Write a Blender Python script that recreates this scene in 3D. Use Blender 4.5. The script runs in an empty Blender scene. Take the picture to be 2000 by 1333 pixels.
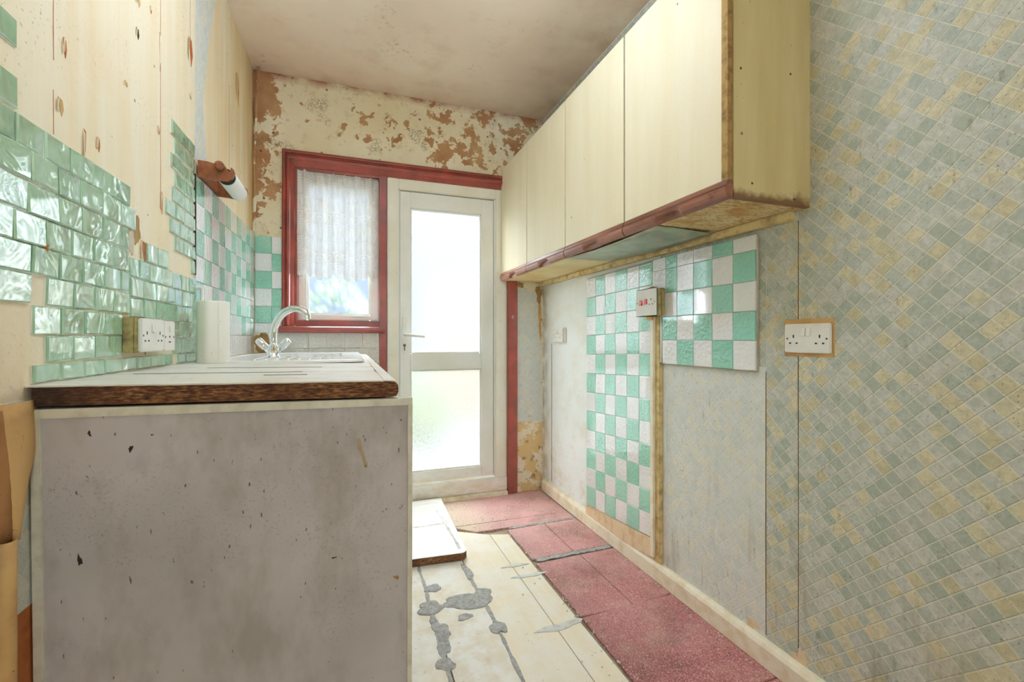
import bpy, bmesh, math, random
from mathutils import Vector
random.seed(7)
SC = bpy.context.scene
COL = SC.collection
PI = math.pi

# ------------------------------------------------------------------ camera, sky, exposure
cam_d = bpy.data.cameras.new('camera')
cam_d.sensor_width = 36.0
cam_d.lens = 16.0
cam_d.shift_y = -0.00325
cam_d.clip_start = 0.02
cam = bpy.data.objects.new('camera', cam_d)
cam.location = (0, 0, 1.10)
cam.rotation_euler = (PI / 2, 0, -math.radians(19.8))
COL.objects.link(cam)
SC.camera = cam

SKY = 20.0
FILL = 17.5       # radiance of the added fill tube, in scene units
wd = bpy.data.worlds.new('overcast_sky')
SC.world = wd
wd.use_nodes = True
bg = wd.node_tree.nodes['Background']
bg.inputs['Color'].default_value = (0.90, 0.955, 1.0, 1)
bg.inputs['Strength'].default_value = SKY

SC.view_settings.view_transform = 'Standard'
SC.view_settings.look = 'None'
SC.view_settings.gamma = 1.0
SC.view_settings.use_curve_mapping = False
SC.view_settings.exposure = 0.74
SC.cycles.use_denoising = True
SC.cycles.use_adaptive_sampling = True
SC.cycles.adaptive_threshold = 0.03
SC.cycles.max_bounces = 7
SC.cycles.diffuse_bounces = 4
SC.cycles.glossy_bounces = 3
SC.cycles.transmission_bounces = 6
SC.cycles.transparent_max_bounces = 8
SC.cycles.sample_clamp_indirect = 6.0
SC.cycles.caustics_reflective = False
SC.cycles.caustics_refractive = True


def area_light(name, loc, rot, sx, sy, power, colr, portal=False):
    d = bpy.data.lights.new(name, 'AREA')
    d.shape = 'RECTANGLE'
    d.size, d.size_y = sx, sy
    d.energy = power
    d.color = colr
    if portal:
        d.cycles.is_portal = True
    o = bpy.data.objects.new(name, d)
    o.location = loc
    o.rotation_euler = rot
    COL.objects.link(o)
    return o


# portals only guide the sampling of the sky through the three openings
area_light('portal_window', (-0.05, 3.17, 1.65), (-PI / 2, 0, 0), 0.5, 0.95, 1, (1, 1, 1), True)
area_light('portal_door', (0.63, 3.17, 1.08), (-PI / 2, 0, 0), 0.62, 1.9, 1, (1, 1, 1), True)
area_light('portal_rear_opening', (0.35, -1.66, 1.5), (PI / 2, 0, 0), 0.66, 0.66, 1, (1, 1, 1), True)

# ------------------------------------------------------------------ constants of the room
XR, YB, ZC = 1.323, 3.02, 2.672
YR = -1.5


def XL(y):
    return -0.5824 + 0.02 * y


# ------------------------------------------------------------------ node helpers
def lin(v):
    v /= 255.0
    return v / 12.92 if v <= 0.04045 else ((v + 0.055) / 1.055) ** 2.4


def C(r, g, b):
    return (lin(r), lin(g), lin(b), 1.0)


class G:
    def __init__(s, name):
        s.mat = bpy.data.materials.new(name)
        s.mat.use_nodes = True
        s.nt = s.mat.node_tree
        s.out = s.nt.nodes['Material Output']
        s.b = s.nt.nodes['Principled BSDF']
        s._pos = None

    def n(s, t, **kw):
        nd = s.nt.nodes.new(t)
        for k, v in kw.items():
            setattr(nd, k, v)
        return nd

    def put(s, sock, v):
        if isinstance(v, bpy.types.NodeSocket):
            s.nt.links.new(v, sock)
        elif v is not None:
            if sock.type == 'RGBA' and not hasattr(v, '__len__'):
                v = (v, v, v, 1)
            sock.default_value = v
        return s

    def pos(s):
        if s._pos is None:
            s._pos = s.n('ShaderNodeNewGeometry').outputs['Position']
        return s._pos

    def xyz(s, vec=None):
        nd = s.n('ShaderNodeSeparateXYZ')
        s.put(nd.inputs[0], vec or s.pos())
        return nd.outputs

    def vec(s, x, y, z):
        nd = s.n('ShaderNodeCombineXYZ')
        for i, v in enumerate((x, y, z)):
            s.put(nd.inputs[i], v)
        return nd.outputs[0]

    def scl(s, v, sc=(1, 1, 1), loc=(0, 0, 0)):
        nd = s.n('ShaderNodeMapping')
        s.put(nd.inputs['Vector'], v)
        nd.inputs['Scale'].default_value = sc
        nd.inputs['Location'].default_value = loc
        return nd.outputs[0]

    def noise(s, scale, detail=4, rough=0.55, vec=None, dist=0.0):
        nd = s.n('ShaderNodeTexNoise')
        s.put(nd.inputs['Vector'], vec or s.pos())
        s.put(nd.inputs['Scale'], scale)
        s.put(nd.inputs['Detail'], min(detail, 4) if detail < 9 else 6)
        s.put(nd.inputs['Roughness'], rough)
        s.put(nd.inputs['Distortion'], dist)
        return nd.outputs['Fac']

    def vor(s, scale, vec=None, feature='F1', out='Distance', rnd=1.0):
        nd = s.n('ShaderNodeTexVoronoi', feature=feature)
        s.put(nd.inputs['Vector'], vec or s.pos())
        s.put(nd.inputs['Scale'], scale)
        if 'Randomness' in nd.inputs:
            nd.inputs['Randomness'].default_value = rnd
        return nd.outputs[out]

    def white(s, vec):
        nd = s.n('ShaderNodeTexWhiteNoise', noise_dimensions='3D')
        s.put(nd.inputs['Vector'], vec)
        return nd.outputs['Value']

    def m(s, op, a, b=None, c=None, clamp=False):
        nd = s.n('ShaderNodeMath', operation=op, use_clamp=clamp)
        for i, v in enumerate((a, b, c)):
            if v is not None:
                s.put(nd.inputs[i], v)
        return nd.outputs[0]

    def mr(s, v, a, b, c=0.0, d=1.0, smooth=False):
        nd = s.n('ShaderNodeMapRange')
        nd.clamp = True
        if smooth:
            nd.interpolation_type = 'SMOOTHSTEP'
        for i, x in enumerate((v, a, b, c, d)):
            s.put(nd.inputs[i], x)
        return nd.outputs[0]

    def ramp(s, f, stops, const=False):
        nd = s.n('ShaderNodeValToRGB')
        cr = nd.color_ramp
        if const:
            cr.interpolation = 'CONSTANT'
        while len(cr.elements) < len(stops):
            cr.elements.new(0.5)
        for e, (p, c) in zip(cr.elements, stops):
            e.position = p
            e.color = c
        s.put(nd.inputs[0], f)
        return nd.outputs[0]

    def mix(s, f, a, b, mode='MIX'):
        nd = s.n('ShaderNodeMix', data_type='RGBA', blend_type=mode)
        s.put(nd.inputs[0], f)
        s.put(nd.inputs[6], a)
        s.put(nd.inputs[7], b)
        return nd.outputs[2]

    def rnd(s):
        return s.n('ShaderNodeObjectInfo').outputs['Random']

    def bump(s, h, strength=0.3, dist=0.01, normal=None):
        nd = s.n('ShaderNodeBump')
        nd.inputs['Strength'].default_value = strength
        nd.inputs['Distance'].default_value = dist
        s.put(nd.inputs['Height'], h)
        if normal is not None:
            s.put(nd.inputs['Normal'], normal)
        return nd.outputs[0]

    def fin(s, col=None, rough=0.6, normal=None, **kw):
        s.put(s.b.inputs['Base Color'], col)
        s.put(s.b.inputs['Roughness'], rough)
        if normal is not None:
            s.put(s.b.inputs['Normal'], normal)
        for k, v in kw.items():
            s.put(s.b.inputs[k.replace('_', ' ')], v)
        return s.mat

    def speck(s, scale, lo, hi, detail=3, vec=None):
        """sparse speck mask, 1 on the specks"""
        a = s.noise(scale, detail, 0.6, vec)
        return s.mr(a, lo, hi)


def plain(name, col, rough=0.5, dirt=None, amount=0.5, scale=9, bump=0.0, **kw):
    g = G(name)
    c = col
    nrm = None
    if dirt:
        f = g.mr(g.noise(scale, 6, 0.62), 0.45, 0.72, 0, amount)
        c = g.mix(f, col, dirt)
        sp = g.speck(scale * 14, 0.68, 0.74)
        c = g.mix(g.m('MULTIPLY', sp, amount), c, tuple(v * 0.35 for v in dirt[:3]) + (1,))
    if bump:
        nrm = g.bump(g.noise(scale * 12, 4), bump, 0.003)
    return g.fin(c, rough, nrm, **kw)


# ------------------------------------------------------------------ surface materials
def mat_ceiling():
    g = G('ceiling_plaster')
    n1 = g.noise(1.6, 6, 0.6)
    n2 = g.noise(5.0, 6, 0.6)
    c = g.mix(g.mr(n1, 0.35, 0.68), C(250, 236, 216), C(244, 224, 204))
    c = g.mix(g.mr(n2, 0.55, 0.75, 0, 0.4), c, C(216, 184, 150))
    o = g.xyz()
    # brown damp tide along the edges by the outer wall and the right wall
    e1 = g.mr(o[1], 2.7, 3.02, 0, 0.4)
    e2 = g.mr(o[0], 0.8, 1.323, 0, 0.45)
    e = g.m('MULTIPLY', g.m('MAXIMUM', e1, e2), g.mr(n2, 0.3, 0.6, 0.35, 1))
    c = g.mix(e, c, C(176, 132, 104))
    fine = g.noise(38, 5, 0.7)
    patch = g.mr(g.noise(2.6, 3), 0.55, 0.7)
    c = g.mix(g.m('MULTIPLY', g.mr(fine, 0.56, 0.66, 0, 0.45), patch), c, C(128, 104, 70))
    return g.fin(c, 0.85, g.bump(g.noise(14, 5), 0.15, 0.01))


def mat_back_plaster():
    g = G('peeling_plaster')
    o = g.xyz()
    p1 = g.noise(5.2, 10, 0.66, dist=0.25)
    p2 = g.noise(15, 8, 0.62, dist=0.4)
    left = g.mr(o[0], -0.48, -0.33, 1, 0)
    right = g.mr(o[0], 0.1, 0.75)
    zt = g.mr(o[2], 1.6, 2.0)
    bias = g.m('MULTIPLY', g.m('ADD', g.m('MULTIPLY', left, 0.15), g.m('MULTIPLY', right, 0.085)), zt)
    h = g.m('ADD', g.m('ADD', g.m('MULTIPLY', p1, 0.6), g.m('MULTIPLY', p2, 0.4)), bias)
    peel = g.mr(h, 0.588, 0.596)
    base = g.mix(g.mr(g.noise(3.2, 6), 0.35, 0.7), C(246, 238, 214), C(234, 220, 184))
    base = g.mix(g.mr(g.noise(24, 6, 0.7), 0.55, 0.66, 0, 0.5), base, C(206, 178, 128))
    br = g.mix(g.mr(g.noise(8, 5), 0.35, 0.65), C(198, 158, 114), C(176, 126, 86))
    ed = g.mr(h, 0.575, 0.588)
    c = g.mix(g.m('MULTIPLY', ed, 0.35), base, C(196, 160, 104))
    c = g.mix(peel, c, br)
    # grey mould bloom and black nail holes
    bl = g.m('MULTIPLY', g.mr(g.noise(6, 3, 0.5, g.scl(g.pos(), loc=(3.1, 0, 1))), 0.57, 0.66), g.mr(g.noise(90, 4, 0.7), 0.46, 0.58))
    c = g.mix(g.m('MULTIPLY', bl, 0.65), c, C(120, 98, 68))
    sp = g.mr(g.vor(11), 0.06, 0.09, 1, 0)
    c = g.mix(g.m('MULTIPLY', sp, 0.8), c, C(92, 52, 34))
    lowp = g.mr(o[2], 0.5, 0.52, 1, 0)
    lc = g.mix(g.mr(g.noise(11, 8, 0.65), 0.45, 0.5), C(240, 230, 206), C(222, 194, 138))
    lc = g.mix(g.mr(g.noise(20, 6, 0.7), 0.57, 0.64, 0, 0.7), lc, C(110, 80, 48))
    c = g.mix(lowp, c, lc)
    ct = g.mr(o[2], 2.62, 2.668, 0, 0.85)
    c = g.mix(g.m('MULTIPLY', ct, g.mr(g.noise(9, 5), 0.3, 0.6)), c, C(158, 84, 52))
    nrm = g.bump(g.m('SUBTRACT', g.m('MULTIPLY', g.noise(30, 5), 0.3), peel), 0.5, 0.004)
    return g.fin(c, 0.85, nrm)


def mat_left_paper():
    g = G('stained_cream_paper')
    o = g.xyz()
    st = g.scl(g.pos(), (14, 14, 1.1))
    n1 = g.noise(1.0, 5, 0.6, st)
    c = g.mix(g.mr(n1, 0.35, 0.72), C(245, 233, 207), C(239, 220, 180))
    c = g.mix(g.mr(g.noise(2.2, 5), 0.52, 0.72, 0, 0.5), c, C(240, 214, 176))
    # sallow water stain running down beside the outer wall corner
    e = g.mr(o[1], 2.72, 3.0, 0, 0.8)
    c = g.mix(g.m('MULTIPLY', e, g.mr(n1, 0.3, 0.55, 0.3, 1)), c, C(196, 156, 88))
    c = g.mix(g.m('MULTIPLY', g.mr(o[1], 2.1, 2.5, 0, 0.5), g.mr(n1, 0.4, 0.6)), c, C(232, 204, 140))
    reg = g.mr(g.noise(2.4, 3, 0.5, g.scl(g.pos(), loc=(0, 1.7, 0))), 0.44, 0.62)
    sp = g.mr(g.noise(120, 3, 0.6), 0.62, 0.68)
    c = g.mix(g.m('MULTIPLY', g.m('MULTIPLY', sp, reg), 0.55), c, C(140, 110, 66))
    sp2 = g.mr(g.vor(9), 0.035, 0.055, 1, 0)
    c = g.mix(g.m('MULTIPLY', sp2, 0.75), c, C(104, 66, 34))
    # fine diagonal cracks of the paper
    cr = g.vor(3.4, g.scl(g.pos(), (1, 1.6, 0.8)), 'DISTANCE_TO_EDGE')
    ck = g.m('MULTIPLY', g.mr(cr, 0.0, 0.004, 1, 0), g.mr(g.noise(3, 3), 0.5, 0.56))
    c = g.mix(g.m('MULTIPLY', ck, 0.06), c, C(150, 118, 74))
    nrm = g.bump(g.m('ADD', g.noise(60, 4), g.m('MULTIPLY', g.noise(3.5, 3), 2)), 0.16, 0.006)
    return g.fin(c, 0.72, nrm)


def mat_diamond(name, pale=0.0, stain=1.0):
    """embossed vinyl paper printed with small stone tiles set on the diagonal"""
    g = G(name)
    o = g.xyz()
    cell = 0.0336
    hor = g.m('ADD', o[0], o[1])
    k = 1 / (cell * math.sqrt(2))
    wob = g.m('MULTIPLY', g.m('SUBTRACT', g.noise(26, 2), 0.5), 0.06)
    u = g.m('ADD', g.m('MULTIPLY', g.m('ADD', hor, o[2]), k), wob)
    v = g.m('ADD', g.m('MULTIPLY', g.m('SUBTRACT', o[2], hor), k), wob)
    fu, fv = g.m('FRACT', u), g.m('FRACT', v)
    iu, iv = g.m('FLOOR', u), g.m('FLOOR', v)
    idv = g.vec(iu, iv, 0.5)
    r1 = g.white(idv)
    r2 = g.white(g.vec(iv, iu, 3.5))
    stone = g.ramp(r1, [(0.0, C(190, 196, 186)), (0.25, C(203, 205, 197)), (0.45, C(178, 187, 174)),
                        (0.60, C(205, 205, 195)), (0.78, C(218, 209, 176)), (0.89, C(208, 198, 162))], True)
    marb = g.noise(55, 6, 0.65, dist=0.6)
    stone = g.mix(g.mr(marb, 0.4, 0.66, 0, 0.5), stone, C(160, 166, 146))
    stone = g.mix(g.mr(marb, 0.28, 0.46, 0.3, 0), stone, C(228, 224, 206))
    wv = g.mr(r2, 0, 1, -0.02, 0.02)
    du = g.m('MINIMUM', fu, g.m('SUBTRACT', 1.0, fu))
    dv = g.m('MINIMUM', fv, g.m('SUBTRACT', 1.0, fv))
    d = g.m('ADD', g.m('MINIMUM', du, dv), g.m('MULTIPLY', g.m('SUBTRACT', g.noise(90, 2), 0.5), 0.03))
    grout = g.mr(d, 0.035, 0.055, 1, 0)
    sh = g.m('MULTIPLY', g.mr(fu, 0.05, 0.09, 1, 0), g.mr(fu, 0.03, 0.05))
    c = g.mix(g.m('MULTIPLY', grout, 0.6), stone, C(230, 227, 206))
    c = g.mix(g.m('MULTIPLY', sh, 0.75), c, C(120, 124, 104))  # shadow line painted along one side of each joint
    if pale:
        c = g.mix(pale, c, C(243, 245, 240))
    # mildew specks, damp rising from the floor, rusty scuffs
    low = g.mr(o[2], 0.0, 0.75, 1, 0)
    reg = g.m('ADD', g.mr(g.noise(2.3, 4), 0.42, 0.64, 0.2, 0.9), g.m('MULTIPLY', low, 0.35), clamp=True)
    sp = g.mr(g.noise(150, 3, 0.62), 0.61, 0.66)
    c = g.mix(g.m('MULTIPLY', g.m('MULTIPLY', sp, reg), 0.75 * stain), c, C(78, 72, 40))
    sk = g.mr(g.noise(30, 5, 0.7, g.scl(g.pos(), (1, 1.5, 0.6))), 0.63, 0.69)
    c = g.mix(g.m('MULTIPLY', g.m('MULTIPLY', sk, reg), 0.6 * stain), c, C(96, 84, 44))
    oc = g.mr(g.noise(4.0, 5, 0.6, g.scl(g.pos(), loc=(0, 5, 2))), 0.55, 0.72, 0, 0.5)
    c = g.mix(g.m('MULTIPLY', oc, 0.4 * stain), c, C(206, 190, 146))
    dr = g.m('MULTIPLY', g.mr(g.noise(1.0, 4, 0.6, g.scl(g.pos(), (20, 20, 3))), 0.58, 0.68), low)
    c = g.mix(g.m('MULTIPLY', dr, 0.5 * stain), c, C(126, 104, 60))
    # a few strokes of red crayon
    pk = g.m('MULTIPLY', g.mr(g.vor(5.0, g.scl(g.pos(), (1, 1, 2.2))), 0.03, 0.045, 1, 0), 0.8 * stain)
    pk = g.m('MULTIPLY', pk, g.mr(g.noise(1.7, 1), 0.5, 0.56))
    c = g.mix(pk, c, C(226, 70, 84))
    hgt = g.m('ADD', g.m('MULTIPLY', grout, -1.0), g.m('MULTIPLY', marb, 0.5))
    return g.fin(c, 0.55, g.bump(hgt, 0.45, 0.0018), Specular_IOR_Level=0.35)


def mat_daylit_wall():
    g = G('overexposed_paper')  # near-white base paints the glare from the door into the paper
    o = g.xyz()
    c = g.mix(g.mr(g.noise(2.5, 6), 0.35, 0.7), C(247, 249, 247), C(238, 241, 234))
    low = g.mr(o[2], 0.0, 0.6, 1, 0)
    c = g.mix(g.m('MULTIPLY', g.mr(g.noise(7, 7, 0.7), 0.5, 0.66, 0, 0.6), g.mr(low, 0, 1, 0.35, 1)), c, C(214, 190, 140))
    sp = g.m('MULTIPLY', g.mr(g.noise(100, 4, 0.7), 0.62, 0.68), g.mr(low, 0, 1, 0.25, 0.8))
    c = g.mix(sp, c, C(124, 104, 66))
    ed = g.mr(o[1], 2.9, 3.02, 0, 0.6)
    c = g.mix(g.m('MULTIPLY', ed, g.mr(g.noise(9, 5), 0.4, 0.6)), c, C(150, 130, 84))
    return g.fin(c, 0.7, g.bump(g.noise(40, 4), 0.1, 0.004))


def mat_vinyl_tile():
    g = G('glossy_green_vinyl')
    r = g.rnd()
    n = g.noise(30, 5, 0.6)
    c = g.mix(r, C(176, 212, 180), C(158, 200, 166))
    c = g.mix(g.mr(n, 0.4, 0.7, 0, 0.4), c, C(122, 168, 128))
    c = g.mix(g.mr(g.noise(7, 3), 0.55, 0.7, 0, 0.35), c, C(178, 208, 172))
    off = g.vec(g.m('MULTIPLY', r, 31.0), g.m('MULTIPLY', r, 17.0), 0)
    va = g.n('ShaderNodeVectorMath', operation='ADD')
    g.put(va.inputs[0], g.pos())
    g.put(va.inputs[1], off)
    w = g.noise(10, 2, 0.5, va.outputs[0], dist=0.9)
    return g.fin(c, 0.06, g.bump(w, 0.8, 0.02), Specular_IOR_Level=0.9, Coat_Weight=1.0, Coat_Roughness=0.03, Coat_IOR=1.7)


def mat_glaze(name, ca, cb, rip=0.35):
    g = G(name)
    r = g.rnd()
    n = g.noise(45, 5, 0.6)
    c = g.mix(g.m('ADD', g.m('MULTIPLY', r, 0.6), g.m('MULTIPLY', n, 0.4)), ca, cb)
    c = g.mix(g.mr(g.noise(130, 3, 0.6), 0.7, 0.76, 0, 0.35), c, C(150, 136, 100))
    w = g.noise(70, 2, 0.5)
    return g.fin(c, 0.07, g.bump(w, rip, 0.012), Specular_IOR_Level=0.9, Coat_Weight=1.0, Coat_IOR=1.6, Coat_Roughness=0.04)


def mat_chipboard():
    g = G('dark_wet_chipboard')
    v = g.scl(g.pos(), (60, 60, 260))
    n1 = g.noise(1.0, 4, 0.7, v)
    n2 = g.noise(9, 4)
    c = g.ramp(n1, [(0.30, C(46, 28, 18)), (0.46, C(98, 62, 38)), (0.58, C(150, 104, 62)), (0.72, C(196, 150, 96))])
    c = g.mix(g.mr(n2, 0.4, 0.7, 0, 0.6), c, C(88, 44, 26))
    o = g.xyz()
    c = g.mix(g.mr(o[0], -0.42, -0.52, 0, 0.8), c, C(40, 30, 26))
    return g.fin(c, 0.8, g.bump(n1, 0.6, 0.003))


def mat_laminate():
    g = G('worn_white_laminate')
    v = g.scl(g.pos(), (3, 40, 3))
    c = g.mix(g.mr(g.noise(1, 5, 0.6, v), 0.4, 0.7), C(240, 236, 226), C(222, 214, 200))
    c = g.mix(g.mr(g.noise(5, 6, 0.65), 0.52, 0.7, 0, 0.6), c, C(196, 186, 168))
    sp = g.mr(g.noise(70, 4, 0.65, g.scl(g.pos(), (0.5, 1.4, 1))), 0.66, 0.70)
    c = g.mix(g.m('MULTIPLY', sp, 0.85), c, C(70, 56, 44))
    return g.fin(c, 0.42, g.bump(g.noise(24, 4), 0.15, 0.004))


def mat_grey_panel():
    g = G('grimy_grey_hardboard')
    c = g.mix(g.mr(g.noise(3.2, 6, 0.6), 0.35, 0.7), C(206, 200, 200), C(184, 178, 178))
    blot = g.mr(g.noise(7, 7, 0.7, g.scl(g.pos(), (1, 1, 0.45))), 0.47, 0.66, 0, 0.6)
    c = g.mix(blot, c, C(158, 150, 142))
    fine = g.m('MULTIPLY', g.mr(g.noise(150, 4, 0.7), 0.55, 0.66), g.mr(g.noise(6, 3), 0.42, 0.62))
    c = g.mix(g.m('MULTIPLY', fine, 0.4), c, C(128, 120, 108))
    sp3 = g.mr(g.noise(80, 2, 0.5, g.scl(g.pos(), (1.7, 1, 0.6))), 0.715, 0.74)
    c = g.mix(g.m('MULTIPLY', sp3, 0.8), c, C(70, 58, 46))
    return g.fin(c, 0.62, g.bump(g.noise(220, 2), 0.06, 0.002))


def mat_cabinet(name, ca, cb, grime):
    g = G(name)
    o = g.xyz()
    v = g.scl(g.pos(), (9, 9, 1.2))
    n = g.noise(1, 5, 0.6, v)
    c = g.mix(g.mr(n, 0.35, 0.7), ca, cb)
    c = g.mix(g.mr(g.noise(420, 2), 0.5, 0.75, 0, 0.2), c, C(190, 168, 116))
    sp = g.mr(g.vor(6.5), 0.02, 0.035, 1, 0)
    c = g.mix(g.m('MULTIPLY', sp, 0.8), c, C(84, 56, 32))
    sp2 = g.mr(g.noise(90, 3, 0.6), 0.70, 0.74)
    c = g.mix(g.m('MULTIPLY', sp2, 0.5 * grime), c, C(120, 84, 46))
    # grease tide along the bottom edge
    e = g.m('ADD', o[2], g.m('MULTIPLY', g.m('SUBTRACT', g.noise(14, 5, 0.7), 0.5), 0.09))
    c = g.mix(g.mr(e, 1.505, 1.53, 0.85 * grime, 0), c, C(112, 62, 32))
    return g.fin(c, 0.5, g.bump(g.noise(500, 2), 0.08, 0.001))


def mat_under():
    g = G('greasy_cream_board')
    o = g.xyz()
    c = g.mix(g.mr(g.noise(4, 6), 0.35, 0.7), C(240, 226, 178), C(222, 190, 122))
    near = g.mr(o[1], 2.1, 1.4, 0.05, 1)
    sp = g.mr(g.noise(85, 4, 0.7, g.scl(g.pos(), (0.5, 2.2, 1))), 0.52, 0.6)
    c = g.mix(g.m('MULTIPLY', g.m('MULTIPLY', sp, near), 0.8), c, C(128, 72, 34))
    c = g.mix(g.m('MULTIPLY', g.mr(g.noise(10, 6, 0.7), 0.48, 0.62, 0, 0.8), near), c, C(190, 136, 62))
    return g.fin(c, 0.7)


def mat_red_wood(name='chipped_oxide_red_paint'):
    g = G(name)
    n = g.noise(7, 6, 0.6)
    c = g.mix(g.mr(n, 0.35, 0.68), C(168, 78, 66), C(132, 64, 54))
    c = g.mix(g.mr(g.noise(18, 5, 0.6, g.scl(g.pos(), (1, 1, 1))), 0.55, 0.66, 0, 0.55), c, C(112, 74, 56))
    sp = g.mr(g.noise(75, 4, 0.65), 0.70, 0.73)
    c = g.mix(sp, c, C(226, 180, 160))
    return g.fin(c, 0.33, g.bump(g.noise(40, 4), 0.12, 0.003), Specular_IOR_Level=0.5)


def mat_brown_wood(name, a, b, rough=0.5):
    g = G(name)
    n = g.noise(1, 6, 0.6, g.scl(g.pos(), (40, 4, 40)))
    c = g.mix(g.mr(n, 0.35, 0.68), a, b)
    c = g.mix(g.mr(g.noise(30, 5, 0.7), 0.58, 0.7, 0, 0.6), c, C(70, 36, 26))
    return g.fin(c, rough, g.bump(n, 0.15, 0.002))


def mat_red_floor():
    g = G('worn_red_granular_tile')
    o = g.xyz()
    n = g.noise(210, 3, 0.8)
    c = g.ramp(n, [(0.33, C(100, 54, 54)), (0.45, C(160, 88, 90)), (0.55, C(192, 122, 120)), (0.68, C(228, 196, 184))])
    wear = g.m('ADD', g.mr(o[1], 1.5, 2.7, 0, 0.85), g.m('MULTIPLY', g.m('SUBTRACT', g.noise(3.0, 5), 0.5), 1.3), clamp=True)
    c = g.mix(g.m('MULTIPLY', wear, 0.75), c, C(240, 194, 188))
    # trodden beige where the colour is gone
    w2 = g.m('ADD', g.mr(o[0], 0.84, 0.60, 0, 0.85), g.m('MULTIPLY', g.m('SUBTRACT', g.noise(7, 5), 0.5), 0.8), clamp=True)
    c = g.mix(w2, c, C(232, 212, 182))
    dirt = g.mr(g.noise(3.4, 6, 0.7, g.scl(g.pos(), loc=(4, 0, 0))), 0.47, 0.66, 0, 0.8)
    edge = g.mr(o[0], 0.98, 0.85, 0, 0.6)
    c = g.mix(g.m('MULTIPLY', g.m('MAXIMUM', dirt, edge), g.mr(g.noise(140, 3, 0.75), 0.44, 0.56)), c, C(96, 76, 56))
    return g.fin(c, 0.8, g.bump(n, 0.6, 0.004))


def mat_floor_board(name, ca, cb, amt):
    g = G(name)
    v = g.scl(g.pos(), (16, 1.6, 16))
    c = g.mix(g.mr(g.noise(1, 5, 0.6, v), 0.35, 0.7), ca, cb)
    w = g.mr(g.noise(5.5, 7, 0.7), 0.42, 0.58, 0, amt)
    c = g.mix(w, c, C(246, 242, 234))
    sp = g.mr(g.noise(60, 4, 0.7), 0.66, 0.71, 0, 0.7)
    c = g.mix(sp, c, C(150, 132, 104))
    return g.fin(c, 0.6, g.bump(g.noise(40, 5), 0.12, 0.003))


def mat_cement():
    g = G('grey_cement')
    n = g.noise(60, 6, 0.7)
    c = g.mix(g.mr(n, 0.35, 0.65), C(188, 186, 182), C(140, 137, 132))
    return g.fin(c, 0.9, g.bump(n, 0.3, 0.003))


def mat_upvc(name='white_upvc', dirt=0.35):
    g = G(name)
    o = g.xyz()
    c = g.mix(g.mr(g.noise(3, 5), 0.4, 0.7), C(243, 243, 238), C(234, 232, 220))
    low = g.mr(o[2], 0.02, 0.28, 1, 0)
    st = g.m('MULTIPLY', g.mr(g.noise(10, 6, 0.7, g.scl(g.pos(), (1, 1, 2.5))), 0.4, 0.62), low)
    c = g.mix(g.m('MULTIPLY', st, 0.55), c, C(216, 178, 116))
    return g.fin(c, 0.3, None, Specular_IOR_Level=0.5)


def mat_upvc_frame():
    g = G('yellowed_upvc_frame')
    c = g.mix(g.mr(g.noise(5, 5), 0.4, 0.7), C(241, 238, 224), C(234, 228, 206))
    sp = g.mr(g.noise(40, 4, 0.7), 0.66, 0.72, 0, 0.5)
    c = g.mix(sp, c, C(180, 150, 96))
    return g.fin(c, 0.38)


def mat_frosted():
    """stippled obscure glass: part lets light straight through, part bends it over a hammered face"""
    g = G('stippled_obscure_glass')
    hm = g.vor(95, None, 'SMOOTH_F1')
    b = g.bump(g.m('ADD', hm, g.m('MULTIPLY', g.noise(60, 2), 0.6)), 0.7, 0.010)
    rf = g.n('ShaderNodeBsdfRefraction')
    rf.inputs['Color'].default_value = (0.96, 0.98, 0.98, 1)
    rf.inputs['Roughness'].default_value = 0.36
    rf.inputs['IOR'].default_value = 1.25
    g.put(rf.inputs['Normal'], b)
    tr = g.n('ShaderNodeBsdfTransparent')
    tr.inputs['Color'].default_value = (0.97, 0.98, 0.98, 1)
    tl = g.n('ShaderNodeBsdfTranslucent')
    tl.inputs['Color'].default_value = (0.9, 0.92, 0.92, 1)
    gl = g.n('ShaderNodeBsdfGlossy')
    gl.inputs['Roughness'].default_value = 0.2
    g.put(gl.inputs['Normal'], b)
    m1 = g.n('ShaderNodeMixShader')
    m1.inputs[0].default_value = 0.16
    g.nt.links.new(rf.outputs[0], m1.inputs[1])
    g.nt.links.new(tr.outputs[0], m1.inputs[2])
    m2 = g.n('ShaderNodeMixShader')
    m2.inputs[0].default_value = 0.02
    g.nt.links.new(m1.outputs[0], m2.inputs[1])
    g.nt.links.new(tl.outputs[0], m2.inputs[2])
    m3 = g.n('ShaderNodeMixShader')
    m3.inputs[0].default_value = 0.06
    g.nt.links.new(m2.outputs[0], m3.inputs[1])
    g.nt.links.new(gl.outputs[0], m3.inputs[2])
    g.nt.links.new(m3.outputs[0], g.out.inputs[0])
    return g.mat


def mat_glass():
    g = G('hazy_window_glass')
    rf = g.n('ShaderNodeBsdfRefraction')
    rf.inputs['Color'].default_value = (0.90, 0.95, 1.0, 1)
    rf.inputs['Roughness'].default_value = 0.2
    rf.inputs['IOR'].default_value = 1.12
    tr = g.n('ShaderNodeBsdfTransparent')
    tr.inputs['Color'].default_value = (0.92, 0.96, 1.0, 1)
    gl = g.n('ShaderNodeBsdfGlossy')
    gl.inputs['Roughness'].default_value = 0.06
    m0 = g.n('ShaderNodeMixShader')
    m0.inputs[0].default_value = 0.45
    g.nt.links.new(rf.outputs[0], m0.inputs[1])
    g.nt.links.new(tr.outputs[0], m0.inputs[2])
    m1 = g.n('ShaderNodeMixShader')
    m1.inputs[0].default_value = 0.02
    g.nt.links.new(m0.outputs[0], m1.inputs[1])
    g.nt.links.new(gl.outputs[0], m1.inputs[2])
    g.nt.links.new(m1.outputs[0], g.out.inputs[0])
    return g.mat


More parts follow.
